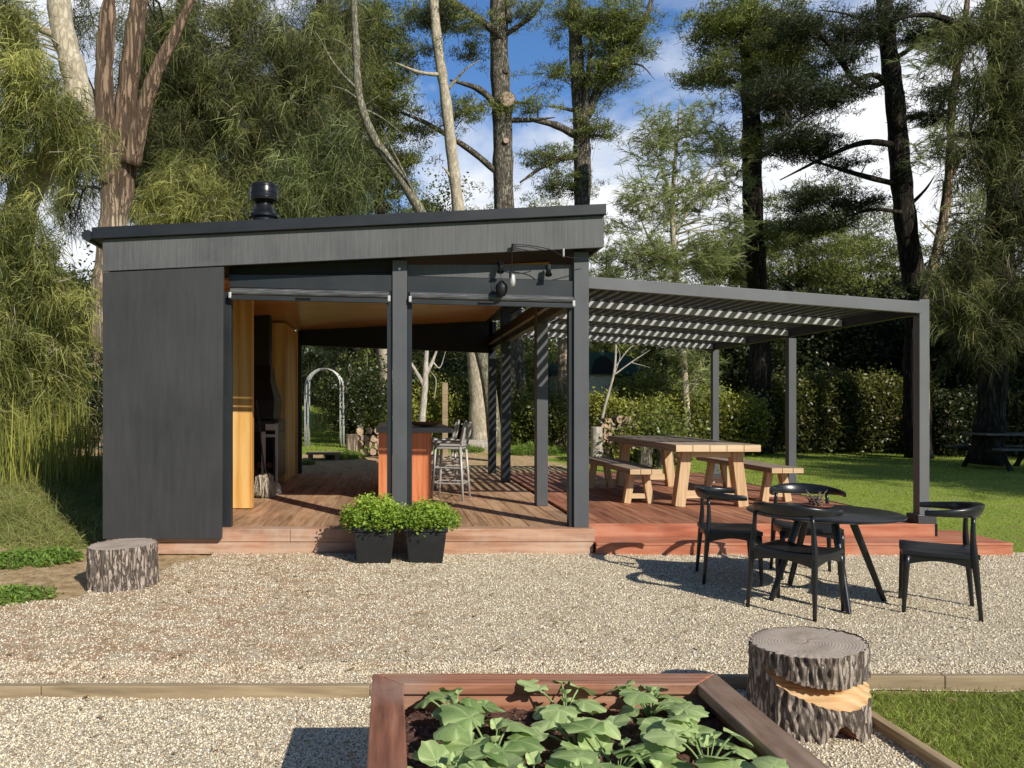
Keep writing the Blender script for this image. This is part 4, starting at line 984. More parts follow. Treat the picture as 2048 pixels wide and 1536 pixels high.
for i in range(7):
    a = rr.uniform(0, 6.28); q = rr.uniform(.01,.065); c0 = Vector((TC[0]+.06+q*math.cos(a), TC[1]+.20+q*math.sin(a), .70+rr.uniform(0,.05)))
    for s in range(26):
        d = Vector((rr.gauss(0,1), rr.gauss(0,1), rr.gauss(0,.7)+.2)).normalized(); mb.tube([c0+d*.008, c0+d*rr.uniform(.03,.05)], [.008,.002], 5)
for i in range(16):
    a = rr.uniform(0,6.28); b0 = Vector((TC[0]+.03+rr.uniform(-.03,.03), TC[1]+.20, .70)); d = Vector((math.cos(a)*.7, math.sin(a)*.7, 1)).normalized()
    e = b0+d*rr.uniform(.07,.14); mb.tube([b0, (b0+e)/2+Vector((.006,0,.006)), e], [.003,.006,.001], 5)
mb.build('dried_pods', POD, ds, 0, True)

def chair():
    r = empty('elbow_chair', (0,0,0)); 
    for s in (-1, 1):
        mb = MB(); mb.tube(catmull([(s*.235,-.225,0),(s*.225,-.205,.25),(s*.218,-.19,.43),(s*.21,-.182,.56),(s*.20,-.185,.70)],3), [.013,.014,.016,.018,.020,.021,.022,.021,.019,.017,.015,.014,.013], 12)
        mb.build('leg', BLACKW, r, 0, True, world=False)
        mb = MB(); mb.tube(catmull([(s*.232,.215,0),(s*.226,.205,.22),(s*.220,.195,.41)],3), [.013,.014,.017,.019,.021,.022,.023], 12); mb.build('leg', BLACKW, r, 0, True, world=False)
    # aprons with arched undersides
    mb = MB()
    def apron(a, b_, t=.022):
        a = Vector(a); b_ = Vector(b_); d = (b_-a); sd_ = d.cross(Vector((0,0,1))).normalized()*t/2; vs = []; K = 10
        for i in range(K+1):
            u_ = i/K; p = a+d*u_; lo = .345+.038*math.sin(PI*u_)
            for sg, z in ((-1,lo),(1,lo),(1,.415),(-1,.415)): vs.append((p.x+sd_.x*sg, p.y+sd_.y*sg, z))
        fs = [(i*4+k, i*4+(k+1)%4, (i+1)*4+(k+1)%4, (i+1)*4+k) for i in range(K) for k in range(4)]+[(0,3,2,1),(K*4,K*4+1,K*4+2,K*4+3)]
        mb.add(vs, fs)
    apron((-.219,-.19,0),(-.221,.195,0)); apron((.219,-.19,0),(.221,.195,0)); apron((-.218,-.192,0),(.218,-.192,0)); apron((-.221,.197,0),(.221,.197,0))
    mb.build('seat_frame', BLACKW, r, .003, world=False)
    # seat: slightly saddled leather pad
    K = 14; vs = []; fs = []
    for layer in (0, 1):
        for i in range(K+1):
            for j in range(K+1):
                u_, v_ = i/K*2-1, j/K*2-1
                e = 1-max(abs(u_),abs(v_))**8
                x_ = u_*(.245-.012*v_**2-.012*(v_ < 0)*abs(v_)); y_ = v_*.222+.008*(1-u_*u_)*(v_>0)
                z_ = (.425+.022*u_*u_+.020*e-.008*(1-v_*v_)+.008*(v_>0)*0) if layer else .415
                vs.append((x_, y_, z_))
    q = (K+1)**2
    for i in range(K):
        for j in range(K):
            a = i*(K+1)+j; fs.append((q+a, q+a+K+1, q+a+K+2, q+a+1)); fs.append((a, a+1, a+K+2, a+K+1))
    for k in range(K):
        for a, b_ in ((k, k+1), (K*(K+1)+k+1, K*(K+1)+k)): fs.append((a, b_, b_+q, a+q)) if False else fs.append((b_, a, a+q, b_+q))
        for a, b_ in ((k*(K+1), (k+1)*(K+1)), ((k+1)*(K+1)+K, k*(K+1)+K)): fs.append((a, b_, b_+q, a+q))
    mb = MB(); mb.add(vs, fs); mb.build('seat', LEATH, r, 0, True, world=False, angle=50)
    # curved back rail
    vs = []; K = 34; ns = 12
    for i in range(K+1):
        t = i/K*2-1; a = t*rad(102)
        cx_ = .278*math.sin(a); cy_ = .02-.262*math.cos(a)+.02*abs(t)**3; cz = .722+.012*math.cos(a)
        hh = .022+.024*math.cos(a*.88)**2*(1 if abs(t) < .98 else .9); tt = .013+.008*math.cos(a*.9)**2
        if abs(t) > .96: hh *= .85; tt *= .8
        nx_, ny_ = math.sin(a), -math.cos(a)
        lean = .35*math.cos(a)**2
        for k in range(ns):
            ph = 2*PI*k/ns; ca, sa = math.cos(ph), math.sin(ph)
            ca = math.copysign(abs(ca)**.7, ca); sa = math.copysign(abs(sa)**.7, sa)
            vs.append((cx_+nx_*(ca*tt+lean*sa*hh), cy_+ny_*(ca*tt+lean*sa*hh), cz+sa*hh))
    fs = [(i*ns+k, (i+1)*ns+k, (i+1)*ns+(k+1)%ns, i*ns+(k+1)%ns) for i in range(K) for k in range(ns)]+[tuple(range(ns)), tuple(K*ns+k for k in range(ns))[::-1]]
    mb = MB(); mb.add(vs, fs); mb.build('back_rail', BLACKW, r, 0, True, world=False, angle=60)
    return r
G = 'black curved-back chairs around the round table'
c1 = chair(); tag(c1, 'black elbow chair left of the round table, seen side-on before the deck edge', 'chair', G)
def face(x, y, dx, dy): return (x, y, .004), math.atan2(-dx, dy)
l, a = face(2.86, 6.50, .93, -.25); c1.location = l; c1.rotation_euler = (0,0,a)
l, a = face(2.93, 5.56, .80, .60); copy_tree(c1, l, a, 'black elbow chair with its back to the viewer, pushed under the round table')
l, a = face(3.95, 5.55, -.83, .50); copy_tree(c1, l, a, 'black elbow chair set apart on the right of the round table')
l, a = face(3.58, 6.62, -.28, -.96); copy_tree(c1, l, a, 'black elbow chair behind the round table, half hidden by its top')

# ================================================================== things behind the pavilion
ar = empty('garden_arch', (PX(648,22.5),22.5,.25), 0, 'white metal rose arch standing on the lawn behind the pavilion', 'arch')
W_ = .56
zb = gzf(-2,22.5)
WHITEM = mat_plain('white_tube', (.50,.50,.50), .35, .3, .5, .3)
def archpts(x0, y, r_):
    ztop = PZ(737, 22.5); zs_ = ztop-r_
    pts = [(x0-r_, y, zb-.02), (x0-r_, y, zs_*.5), (x0-r_, y, zs_)]
    for k in range(1, 12): pts.append((x0-r_*math.cos(PI*k/12), y, zs_+r_*math.sin(PI*k/12)))
    return pts+[(x0+r_, y, zs_), (x0+r_, y, zs_*.5), (x0+r_, y, zb-.02)]
xa = PX(648,22.5)
for y, r_ in ((22.5,W_),(22.9,W_)):
    for q in (0,.09):
        mb = MB(); mb.tube(archpts(xa, y, r_-q), .022, 8); mb.build('hoop', WHITEM, ar, 0, True)
mb = MB()
ap, aq = archpts(xa,22.5,W_), archpts(xa,22.9,W_)
for i in range(1, len(ap)-1, 2): mb.tube([ap[i], aq[i]], .010, 6)
mb.build('crossbars', WHITEM, ar)
zz0 = gzf(PX(645,17.5),17.5)
mb = MB(); a0, a1 = PX(612,17.9), PX(680,17.9); mb.box(a0, a1, 17.9, 18.4, zz0+.12, zz0+.17); mb.box(a0+.04,a0+.12,17.95,18.35,zz0-.02,zz0+.119); mb.box(a1-.12,a1-.04,17.95,18.35,zz0-.02,zz0+.119)
tag(mb.build('plank_step', EDGP, None, .006), 'low pale plank bench on the dirt at the foot of the white arch', 'bench')

# log piles: every log is its own thing
def logmesh(seed):
    rr = random.Random(seed); mb = MB(); n = 9; R_ = rr.uniform(.085,.12); a0 = rr.uniform(0,6)
    half = seed % 3 == 0; pts = []
    for k in range(n):
        t = 2*PI*k/n; q = R_*rr.uniform(.85,1.1)
        if half and math.sin(t+a0) < -.2: q *= .55
        pts.append((q*math.cos(t+a0), q*math.sin(t+a0)))
    L = rr.uniform(.16,.19)
    vs = [(x_,-L,z_) for x_,z_ in pts]+[(x_,L,z_) for x_,z_ in pts]
    mb.add(vs, [(k,(k+1)%n,n+(k+1)%n,n+k) for k in range(n)], 0); mb.add(vs, [tuple(range(n))[::-1], tuple(range(n,2*n))], 1)
    me = bpy.data.meshes.new('firewood_log'); me.from_pydata(mb.v, [], mb.f); me.polygons.foreach_set('material_index', mb.mi); me.update()
    me.materials.append(LOGM); me.materials.append(LOGEND); return me
LOGEND = mat_plain('split_wood_end', (.50,.36,.24), .8, 0, .2, .35, 9)
LM = [logmesh(i) for i in range(9)]
def pile(x0, x1, Y, rows, label, group, shrink=.35, ref=''):
    rr = random.Random(int(x0*10)); z0 = gzf(x0, Y); sp_ = .205
    for r_ in range(rows):
        a = x0+r_*shrink*.5*rr.uniform(.2,.6); b_ = x1-r_*shrink; x_ = a+(sp_/2 if r_%2 else 0)
        while x_ < b_:
            o = bpy.data.objects.new('firewood_log', rr.choice(LM)); COL.objects.link(o)
            o.location = (x_+rr.uniform(-.02,.02), Y+rr.uniform(-.07,.07), z0+.09+r_*.172+rr.uniform(-.012,.012))
            o.rotation_euler = (rr.uniform(-.05,.05), rr.uniform(0,6.28), rr.uniform(-.12,.12))
            tag(o, label, 'log', group); x_ += sp_*rr.uniform(.92,1.1)
pile(PX(712,19.2), PX(800,19.2), 19.2, 4, 'split firewood log in the stack left of the bar, behind the pavilion', 'firewood logs stacked left of the bar', .02)
pile(PX(1196,17.4), PX(1310,17.4), 17.4, 6, 'split firewood log in the stack behind the left picnic bench', 'firewood logs stacked behind the picnic benches', .10)
def upright(px, Y, h, r_, label, top=BARKW):
    z0 = gzf(PX(px,Y),Y); mb = MB(); x_ = PX(px,Y)
    mb.tube([(x_,Y,z0-.03),(x_+.01,Y,z0+h*.5),(x_,Y,z0+h)], [r_*1.1,r_,r_*.97], 14); return tag(mb.build('upright_log', top, None, .01, True, angle=40), label, 'log')
upright(1193, 17.0, .80, .13, 'tall upright pale log at the left end of the right wood stack')
upright(703, 18.8, .55, .15, 'short upright log at the left end of the left wood stack', BARKB)
upright(1290, 16.2, .42, .16, 'upright grey log round behind the picnic table legs', BARKP)
upright(1330, 16.0, .38, .17, 'second upright log round, right of the grey one behind the picnic table', BARKP)
mb = MB(); Y = 16.5; x_ = PX(890,Y); z0 = gzf(x_,Y)
mb.box(x_-.06, x_+.06, Y, Y+.1, z0, PZ(765,Y)); mb.build  # tall post
o = tag(mb.build('timber_post', EDGP, None, .008), 'slim pale timber post standing behind the bar stools', 'post')
mb = MB(); mb.tube([(PX(975,22),21.2,.30),(PX(900,22),21.6,.34)], [.24,.2], 14); tag(mb.build('fallen_log', BARKW, None, 0, True, angle=40), 'pale fallen log lying between the trunks behind the stools', 'log')

# distant shed with green curved roof
Y = 24; sh = empty('garden_shed', (PX(1205,Y),Y,.4), 0, 'cream low shed with a dark green arched roof beyond the hedge', 'shed')
GREENR = mat_paint('dark_green_sheet', (.02,.075,.07), .5, .2, (1,1,1), .05)
xa, xb = PX(1120,Y), PX(1226,Y)
mb = MB(); mb.box(xa, xb, Y, Y+3, .3, PZ(748,Y)); mb.build('wall', mat_plain('cream_wall', (.62,.60,.48), .8), sh)
mb = MB(); vs = []; xm = (xa+xb+.9)/2
K = 12
for y_ in (Y-.15, Y+3.1):
    for k in range(K+1):
        a = PI*k/K; vs.append((xm-(xb-xa+1.0)/2*math.cos(a), y_, PZ(750,Y)+.72*math.sin(a)))
fs = [(k, k+1, K+1+k+1, K+1+k) for k in range(K)]+[tuple(range(K+1))]
mb.add(vs, fs); mb.build('roof', GREENR, sh)
mb = MB(); vs = [(PX(1203,Y)-.36*math.cos(PI*k/K), Y-.17, PZ(748,Y)+.56*math.sin(PI*k/K)) for k in range(K+1)]; mb.add(vs, [tuple(range(K+1))]); mb.build('roof_opening', SOFF, sh)

# far picnic table on the right
Y = 15.6; z0 = gzf(12, Y); fr = empty('garden_picnic_table', (PX(2022,Y),Y,z0), 0, 'dark weathered picnic table in the shade under the right-hand tree', 'picnic table')
GREYW = mat_paint('dark_grey_wood', (.10,.10,.095), .5, .3, (2,12,12), .2)  # dark grey wood tone of the far table
xc = PX(2022,Y)
mb = MB(); tabletop(mb, xc-.75, xc+.95, Y-.35, Y+.35, z0+.68, z0+.72, 1, 1); mb.build('tabletop', GREYW, fr, .004)
for s in (-1,1):
    mb = MB(); mb.box(xc-.8, xc+.95, Y+s*.65-.12, Y+s*.65+.12, z0+.40, z0+.44); mb.build('seat', GREYW, fr, .004)
for x_ in (xc-.5, xc+.6):
    for s in (-1,1):
        mb = MB(); mb.bar((x_,Y+s*.62,z0-.01),(x_,Y+s*.18,z0+.679), .08, .05); mb.build('leg', BLACKM, fr)
    mb = MB(); mb.box(x_-.03,x_+.03,Y-.75,Y+.75,z0+.33,z0+.399); mb.build('crossbar', BLACKM, fr)
# ================================================================== trees
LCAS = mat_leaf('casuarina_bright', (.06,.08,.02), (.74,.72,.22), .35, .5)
LCAD = mat_leaf('casuarina_shaded', (.010,.012,.005), (.43,.46,.15), .25, .55)  # darkened casuarina copy: inner crown shade painted into the leaves
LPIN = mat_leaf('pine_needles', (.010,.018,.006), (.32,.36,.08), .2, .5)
LPID = mat_leaf('shaded_pine_needles', (.008,.014,.007), (.05,.07,.022), .15, .55)  # pine copy with crown shade put into its near-black greens
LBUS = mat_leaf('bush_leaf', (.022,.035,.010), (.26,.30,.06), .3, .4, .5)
LBUD = mat_leaf('shaded_leaf', (.006,.011,.004), (.05,.075,.018), .2, .4, .5)  # near-black copy of the bush leaf; background shade is in its colour
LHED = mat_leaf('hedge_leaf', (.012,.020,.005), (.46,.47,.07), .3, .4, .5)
LHE2 = mat_leaf('hedge_leaf_shaded', (.006,.010,.003), (.21,.22,.035), .25, .4, .5)  # darker copy of the hedge leaf, right-hand shade in its colour
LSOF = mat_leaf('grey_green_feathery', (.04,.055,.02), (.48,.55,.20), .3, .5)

def tree(name, label, cat, bark, trunk, limbs=(), blobs=(), leaf=None, kind='pine', group=None, twig=None, scale=1.0, seed=0, knots=(), nb=.55, stubs=0):
    """trunk: list of (px, py, Y, radius); limbs likewise; blobs: (px, py, Y, rx, rz, clusters)"""
    rr = np.random.default_rng(seed+101)
    b0 = P(*trunk[0][:3]); r = empty(name, b0, 0, label, cat, group)
    mb = MB(); anchors = []; srcs = []; aid = []
    def rough(pts, rs, n=14):
        q = catmull([P(a, b, Y) for a, b, Y, _ in pts], 6); k = len(q)
        R_ = np.interp(np.linspace(0, len(pts)-1, k), range(len(pts)), rs)
        R_ = R_*(1+.05*np.sin(np.arange(k)*1.7+seed)+.03*rr.normal(size=k))
        mb2.tube(q, list(R_), n); srcs.append(mb2); return q, R_
    mb2 = mb; q, R_ = rough(trunk, [t[3] for t in trunk], 18); anchors += list(zip(q, R_)); aid += [0]*len(q)
    for l in limbs:
        l = list(l); l[-1] = (*l[-1][:3], l[-1][3]*.45)
        mb2 = MB(); q, R_ = rough(l, [t[3] for t in l], 10); anchors += list(zip(q, R_)); aid += [len(srcs)-1]*len(q)
    for (px, py, Y, kr, dx) in knots:
        mb2 = MB(); c0 = Vector(P(px,py,Y)); mb2.tube([c0+Vector((0,.35,0)), c0+Vector((0,.02,0)), c0], [kr*1.1,kr*1.05,kr], 16); mb2.build('branch_scar', bark if dx else bark, r, 0, True, angle=40)
        mb2 = MB(); mb2.tube([c0+Vector((0,.0,0)), c0+Vector((0,-.012,0))], [kr*.93,kr*.9], 16); mb2.build('cut_face', CUTF if dx else bark, r)
    A = np.array([a[0] for a in anchors]); AR = np.array([a[1] for a in anchors])
    if blobs:
        f = Fol(); alls = []
        for (px, py, Y, rx, rz, K) in blobs:
            c = np.array(P(px,py,Y)); u = unit(rr.normal(size=(K,3)))*(rr.random((K,1))**.45)
            S = c+u*np.array([rx, min(rx,rz)*.8+.3*rx, rz])
            for s in S:
                cand = A.copy(); d = np.linalg.norm((cand-s)*np.array([1,1,1.3]), axis=1)+np.maximum(0, cand[:,2]-s[2]+.1)*1.2
                j = int(np.argmin(d)); a0 = cand[j]
                L = np.linalg.norm(s-a0)
                if L > .15 and rr.random() < nb:
                    mid = a0*.5+s*.5+np.array([0,0,.10*L])+rr.normal(size=3)*.06*L
                    r0 = min(AR[j]*.5, .012+.012*L)
                    tw = srcs[aid[j]]; tw.tube(catmull([a0, mid, s], 3), list(np.linspace(r0, .008, 7)), 5, 1)
                    for g_ in range(3):
                        e = s+rr.normal(size=3)*.32*scale; tw.tube([mid*.35+s*.65, e], [.009,.004], 4, 1)
            m_ = {'pine':8,'droop':9,'wisp':8,'leaf':9}[kind]; idx = np.repeat(np.arange(K), m_)
            sp3 = np.array([.36,.36,.10]) if kind == 'pine' else np.array([.24,.24,.26]) if kind == 'wisp' else (np.array([.27,.27,.36]) if kind == 'droop' else np.array([.34,.34,.30]))
            C = S[idx]+rr.normal(size=(K*m_,3))*sp3*scale
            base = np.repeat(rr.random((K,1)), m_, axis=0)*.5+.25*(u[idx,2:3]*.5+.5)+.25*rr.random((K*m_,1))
            alls.append((C, base))
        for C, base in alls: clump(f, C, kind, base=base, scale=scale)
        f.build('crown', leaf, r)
    for i_, m_b in enumerate(srcs): m_b.build('limb' if i_ else 'trunk', [bark, twig or bark], r, 0, True)
    return r
CUTF = mat_plain('fresh_cut_disc', (.42,.30,.23), .8, 0, .2, .15, 6)

# --- left edge casuarina, bright drooping foliage
tree('casuarina_tree', 'bent cream-barked casuarina at the left edge with bright drooping foliage', 'tree', BARKA,
 [(12,960,13,.30),(22,700,13,.29),(38,440,13,.27),(70,350,13,.26),(120,290,12.6,.26),(160,235,12.4,.22),(150,150,12.4,.20),(125,60,12.4,.19),(110,-80,12.4,.17)],
 [[(60,360,13,.10),(30,300,12.7,.08),(10,200,12.5,.07)],[(130,80,12.4,.08),(60,50,12.2,.05),(0,40,12,.04)],[(22,640,13,.07),(60,620,12.5,.04),(110,700,12,.03)]],
 [(25,60,12,.42,.5,12),(60,190,11.8,.42,.35,12),(5,290,11.8,.3,.6,10),(165,310,12,.18,.2,4),(10,480,11.8,.4,.5,12),(70,560,12,.42,.35,13),(30,650,12,.5,.45,16),(120,620,12.4,.4,.3,10),(120,730,12.6,.4,.45,13),(50,760,12.2,.5,.4,14),(20,840,12.0,.45,.3,10),(100,830,12.4,.4,.28,10),(110,230,12.0,.25,.18,6)],
 LCAS, 'droop', scale=.78, seed=1, twig=TWIGL, nb=1)
# yellow reed-like stems at its foot
f = Fol(); n = 380; x = rng.uniform(PX(-20,10.8), PX(168,10.8), n); y = rng.uniform(10.4, 12, n); top = PZ(770,11)+rng.uniform(-.5,.3,n)-.25*np.abs(x+4.9)
f.strips(np.stack([x, y, gz(x,y)], -1), unit(rng.normal(size=(n,3))*np.array([.10,.10,0])+np.array([0,0,1])), np.maximum(.3, top-gz(x,y))*rng.uniform(.6,1,n), np.full(n,.014), rng.uniform(-.0,.12,n), np.stack([rng.random(n), np.zeros(n)],1))
tag(f.build('reed_clump', mat_leaf('yellow_stem', (.08,.11,.02), (.46,.44,.10), .3)), 'tall thin yellow-green stems under the left casuarina', 'reeds', kind='stuff')
def bush(px, pyb, pyt, Y, w_, label, leaf=LBUS, K=40, name='garden_bush', cat='bush', group='bushes behind the pavilion', seed=0, kind='leaf', sc=1.0):
    rr = np.random.default_rng(seed+7); x0 = PX(px,Y); z0 = gzf(x0,Y); zt = PZ(pyt,Y); h = zt-z0
    r = empty(name, (x0,Y,z0), 0, label, cat, group)
    K = int(K*1.0); u = unit(rr.normal(size=(K,3)))*(rr.random((K,1))**.4)
    S = np.array([x0,Y,z0+h*.52])+u*np.array([w_/2,w_*.4,h*.48])
    st = MB()
    for s in S[::2]:
        b_ = np.array([x0+(s[0]-x0)*.25, Y, z0-.02]); st.tube(catmull([b_, b_*.4+s*.6+rr.normal(size=3)*.08, s],3), list(np.linspace(.03,.008,7)), 5)
    st.build('stems', TWIG, r)
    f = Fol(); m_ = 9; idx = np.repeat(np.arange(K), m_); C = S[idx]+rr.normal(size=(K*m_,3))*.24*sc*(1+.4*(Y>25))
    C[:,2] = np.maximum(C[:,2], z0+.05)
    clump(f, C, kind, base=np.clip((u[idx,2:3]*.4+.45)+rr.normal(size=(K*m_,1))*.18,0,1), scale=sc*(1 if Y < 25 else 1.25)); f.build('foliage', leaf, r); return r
bush(95, 0, 500, 19, 3.2, 'loose leafy shrub in the gap between the left casuarina and the multi-stem tree', LBUS, 30, group=None, name='tall_shrub', cat='shrub', seed=1)
bush(140, 0, 690, 16, 1.9, 'dark shaded shrub just left of the big peeling trunk', LBUD, 46, group=None, name='tall_shrub', cat='shrub', seed=2)
# --- three-stem peeling tree
tree('multi_stem_tree', 'huge three-stemmed tree with peeling reddish bark rising behind the left end of the roof', 'tree', BARKB,
 [(192,925,16.5,0.336),(196,820,16.5,0.272),(202,650,16.5,0.248),(222,480,16.5,0.288),(238,360,16.5,0.336),(245,300,16.5,0.320)],
 [[(222,370,16.4,0.240),(212,270,16.3,0.216),(208,150,16.3,0.192),(215,40,16.3,0.176),(225,-60,16.3,0.160)],[(240,340,16.6,0.240),(250,230,16.6,0.224),(262,120,16.6,0.208),(278,0,16.6,0.176),(285,-70,16.6,0.160)],
  [(262,330,16.3,0.208),(282,240,16.2,0.176),(310,150,16.1,0.144),(355,60,16.1,0.120),(400,-40,16,0.096)],[(212,230,16.6,0.100),(180,180,16.8,0.090),(150,90,17,0.070)],[(215,330,16.6,0.090),(185,250,16.9,0.070),(160,190,17,0.050)]],
 [(160,30,18,.4,.4,3),(140,390,19,.5,.6,8),(160,330,19,.35,.5,6),(340,60,19,.6,.6,6)], LCAD, 'droop', scale=1.1, seed=2, twig=TWIG)
# --- dark casuarinas behind the roof
G2 = 'dark casuarinas behind the roof'
tree('casuarina_tree', 'dark drooping casuarina directly right of the three-stemmed tree', 'tree', BARKD,
 [(340,930,21,.22),(345,600,21,.20),(350,300,21,.16),(360,60,21,.12),(362,-60,21,.1)], [[(350,280,21,.05),(420,170,20.6,.04),(470,120,20.3,.03)]],
 [(330,80,21,1.4,1.3,22),(330,250,20.5,1.3,1.2,26),(400,160,20.8,1.3,1.2,22),(330,370,20.6,1.3,.8,20),(300,180,21.5,.8,1.2,12)], LCAD, 'droop', G2, TWIG, 1.25, 3)
tree('casuarina_tree', 'tall casuarina with pale upper trunk behind the chimney cowl', 'tree', BARKA,
 [(470,930,22,.24),(468,600,22,.2),(466,350,22,.17),(468,100,22,.14),(464,-60,22,.12)], [[(466,330,22,.06),(520,240,21,.05),(580,200,20.6,.03)],[(466,180,22,.06),(400,130,21,.05),(340,60,20,.03)]],
 [(470,60,22,1.6,1.2,24),(500,230,21,1.6,1.2,30),(430,330,20.5,1.2,.9,20),(560,150,21.4,1.4,1.2,24),(580,330,20.8,1.4,.8,22)], LCAD, 'droop', G2, TWIGL, 1.25, 4)
tree('casuarina_tree', 'casuarina with pale weeping tassels hanging over the middle of the roof', 'tree', BARKD,
 [(575,930,22.5,.22),(600,600,22.5,.2),(648,350,22.5,.16),(640,100,22.5,.12),(640,-60,22.5,.1)], [[(648,330,22.5,.05),(600,260,21,.04),(560,230,20.6,.03)]],
 [(640,300,20.8,1.1,.9,26),(645,180,21.5,1.1,1.2,24),(620,90,22.5,1.5,1.2,24),(670,60,23,1.0,1.2,14),(680,330,20.8,.5,.7,8)], LCAD, 'droop', G2, TWIGL, 1.25, 5)
tree('casuarina_tree', 'low sunlit casuarina foliage along the roof edge left of the chimney cowl', 'tree', BARKA,
 [(400,930,18,.12),(405,600,18,.10),(410,440,18,.07)], [[(408,470,18,.03),(350,430,17.6,.02)],[(408,470,18,.03),(470,430,17.8,.02)]],
 [(330,430,17.8,.75,.35,12),(430,425,17.8,.75,.35,14),(380,400,18.2,.7,.35,10)], LCAS, 'droop', G2, TWIGL, 1.1, 6)
tree('casuarina_tree', 'sunlit weeping casuarina foliage right of the chimney cowl', 'tree', BARKA,
 [(560,930,18.5,.13),(590,600,18.5,.11),(640,430,18.5,.08)], [[(640,440,18.5,.03),(560,330,18,.02)],[(640,440,18.5,.03),(690,340,18,.02)]],
 [(620,390,18.2,.8,.45,20),(690,370,18.2,.45,.45,12),(570,400,18.2,.5,.4,10),(670,300,18.4,.5,.35,8)], LSOF, 'droop', G2, TWIGL, 1.2, 7)
tree('conifer_tree', 'dense dark conifer with upright tips left of the blue sky gap', 'tree', BARKD,
 [(760,930,27,.25),(760,500,27,.2),(755,100,27,.1),(752,-40,27,.06)], [],
 [(735,60,27,.9,1.3,26),(755,190,27,.8,1.3,28),(740,330,27,1.3,1.1,30),(700,230,27.5,1.3,1.6,32),(785,120,27,.35,1.1,9)], LPIN, 'pine', None, TWIG, 1.45, 8)
# --- bare and lichen trunks
tree('dead_tree', 'thin bare lichen-covered trunk curving down to the roof, left of the straight pale trunk', 'tree', BARKL,
 [(992,905,17.6,.17),(975,760,17.6,.15),(930,600,17.6,.14),(845,430,17.60,0.117),(790,340,17.60,0.108),(745,270,17.60,0.099),(718,190,17.60,0.090),(712,90,17.60,0.081),(706,-40,17.60,0.063)],
 [[(845,420,17.60,0.032),(800,330,17.40,0.023),(760,250,17.20,0.013)],[(715,180,17.60,0.036),(670,130,17.40,0.027),(630,60,17.20,0.013)],[(722,215,17.60,0.027),(770,240,17.60,0.018),(830,290,17.60,0.011)],[(716,120,17.60,0.027),(690,90,17.60,0.018),(650,70,17.60,0.009)],
  [(770,310,17.60,0.023),(740,250,17.60,0.013),(730,215,17.60,0.009)],[(718,200,17.60,0.027),(690,180,17.50,0.018),(655,170,17.50,0.009)],[(800,350,17.60,0.018),(840,380,17.60,0.011),(860,395,17.60,0.007)]])
tree('pale_trunk_tree', 'leaning pale straight trunk passing behind the roof, left of the thick pine', 'tree', BARKA,
 [(964,888,22,.36),(958,850,22,.27),(952,720,22,.25),(918,430,22,.18),(905,320,22,.16),(890,190,22,.15),(874,80,22,.14),(862,-60,22,.13)],
 [[(910,370,22,.04),(895,345,21.9,.035),(882,330,21.8,.02)],[(880,85,22,.05),(868,75,21.9,.04)],[(890,150,22,.06),(840,145,21.8,.05),(790,125,21.6,.03)],[(895,180,22,.05),(930,140,21.8,.03),(960,120,21.7,.015)]],
 [(835,110,22,.6,.35,5),(930,110,22,.6,.35,5),(860,40,22.4,.9,.4,9)], LPID, 'pine', None, TWIG, .8, 9, nb=1)
tree('pine_tree', 'thick straight pine with a round pale cut disc high on its trunk', 'tree', BARKP,
 [(1040,895,24,.50),(1032,840,24,.36),(1026,700,24,.34),(1008,410,24,.33),(1005,250,24,.30),(998,100,24,.28),(998,-60,24,.27)],
 [[(1005,75,23.8,.13),(960,40,23.5,.11),(910,5,23.2,.09),(870,-30,23,.08)],[(1010,70,23.9,.09),(1060,35,23.6,.07),(1090,0,23.4,.06)],[(1005,225,24,.12),(960,180,23.9,.10),(900,160,23.8,.07)],[(1000,350,24,.10),(940,300,23.8,.09),(860,250,23.6,.07),(790,220,23.4,.05)],
  [(1018,45,23.8,.11),(1016,0,23.7,.11)],[(1010,240,24,.09),(1060,240,23.8,.07),(1110,235,23.6,.03)],[(1012,200,24,.05),(1050,205,23.8,.03),(1080,175,23.6,.02)]],
 [(865,30,23.2,.9,.35,12),(930,50,23.4,.5,.3,5),(1050,20,23.6,.4,.3,5),(940,225,23.6,.9,.3,8),(1060,215,23.6,.4,.2,4),(830,270,23.6,.7,.3,6)], LPIN, 'pine', None, TWIG, 1.0, 10,
 knots=[(1015,198,23.55,.24,1),(1012,141,23.68,.085,0),(1012,281,23.64,.09,1)], nb=1)
tree('pine_tree', 'forked pine above the right roof end, a tuft of foliage at its fork', 'tree', BARKP,
 [(1132,895,25,.30),(1134,780,25,.26),(1150,600,25,.26),(1164,410,25,.27),(1164,300,25,.27),(1160,215,25,.25),(1152,100,25,.22),(1145,-60,25,.19)],
 [[(1172,235,25,.17),(1200,175,24.8,.15),(1250,100,24.6,.13),(1290,40,24.5,.11),(1310,-30,24.4,.1)],[(1166,250,24.8,.11),(1176,160,24.7,.1),(1184,60,24.6,.08)],[(1160,275,24.9,.13),(1110,250,24.6,.11),(1060,240,24.4,.09)],
  [(1160,310,24.9,.10),(1100,325,24.6,.09),(1040,365,24.4,.07)],[(1150,222,25,.06),(1120,215,24.8,.05),(1090,212,24.7,.04)],[(1230,130,24.7,.04),(1280,130,24.5,.03),(1310,160,24.4,.012)]],
 [(1230,60,24.6,.95,.95,40),(1215,150,24.7,.7,.6,20),(1150,50,24.9,.6,.7,14),(1095,320,24.6,.45,.25,8),(1190,260,24.7,.35,.45,8),(1110,150,24.9,.35,.3,5),(1130,370,25.2,.6,.4,10),(1280,90,24.5,.5,.7,10)], LPIN, 'pine', None, TWIG, 1.0, 11, nb=.9)
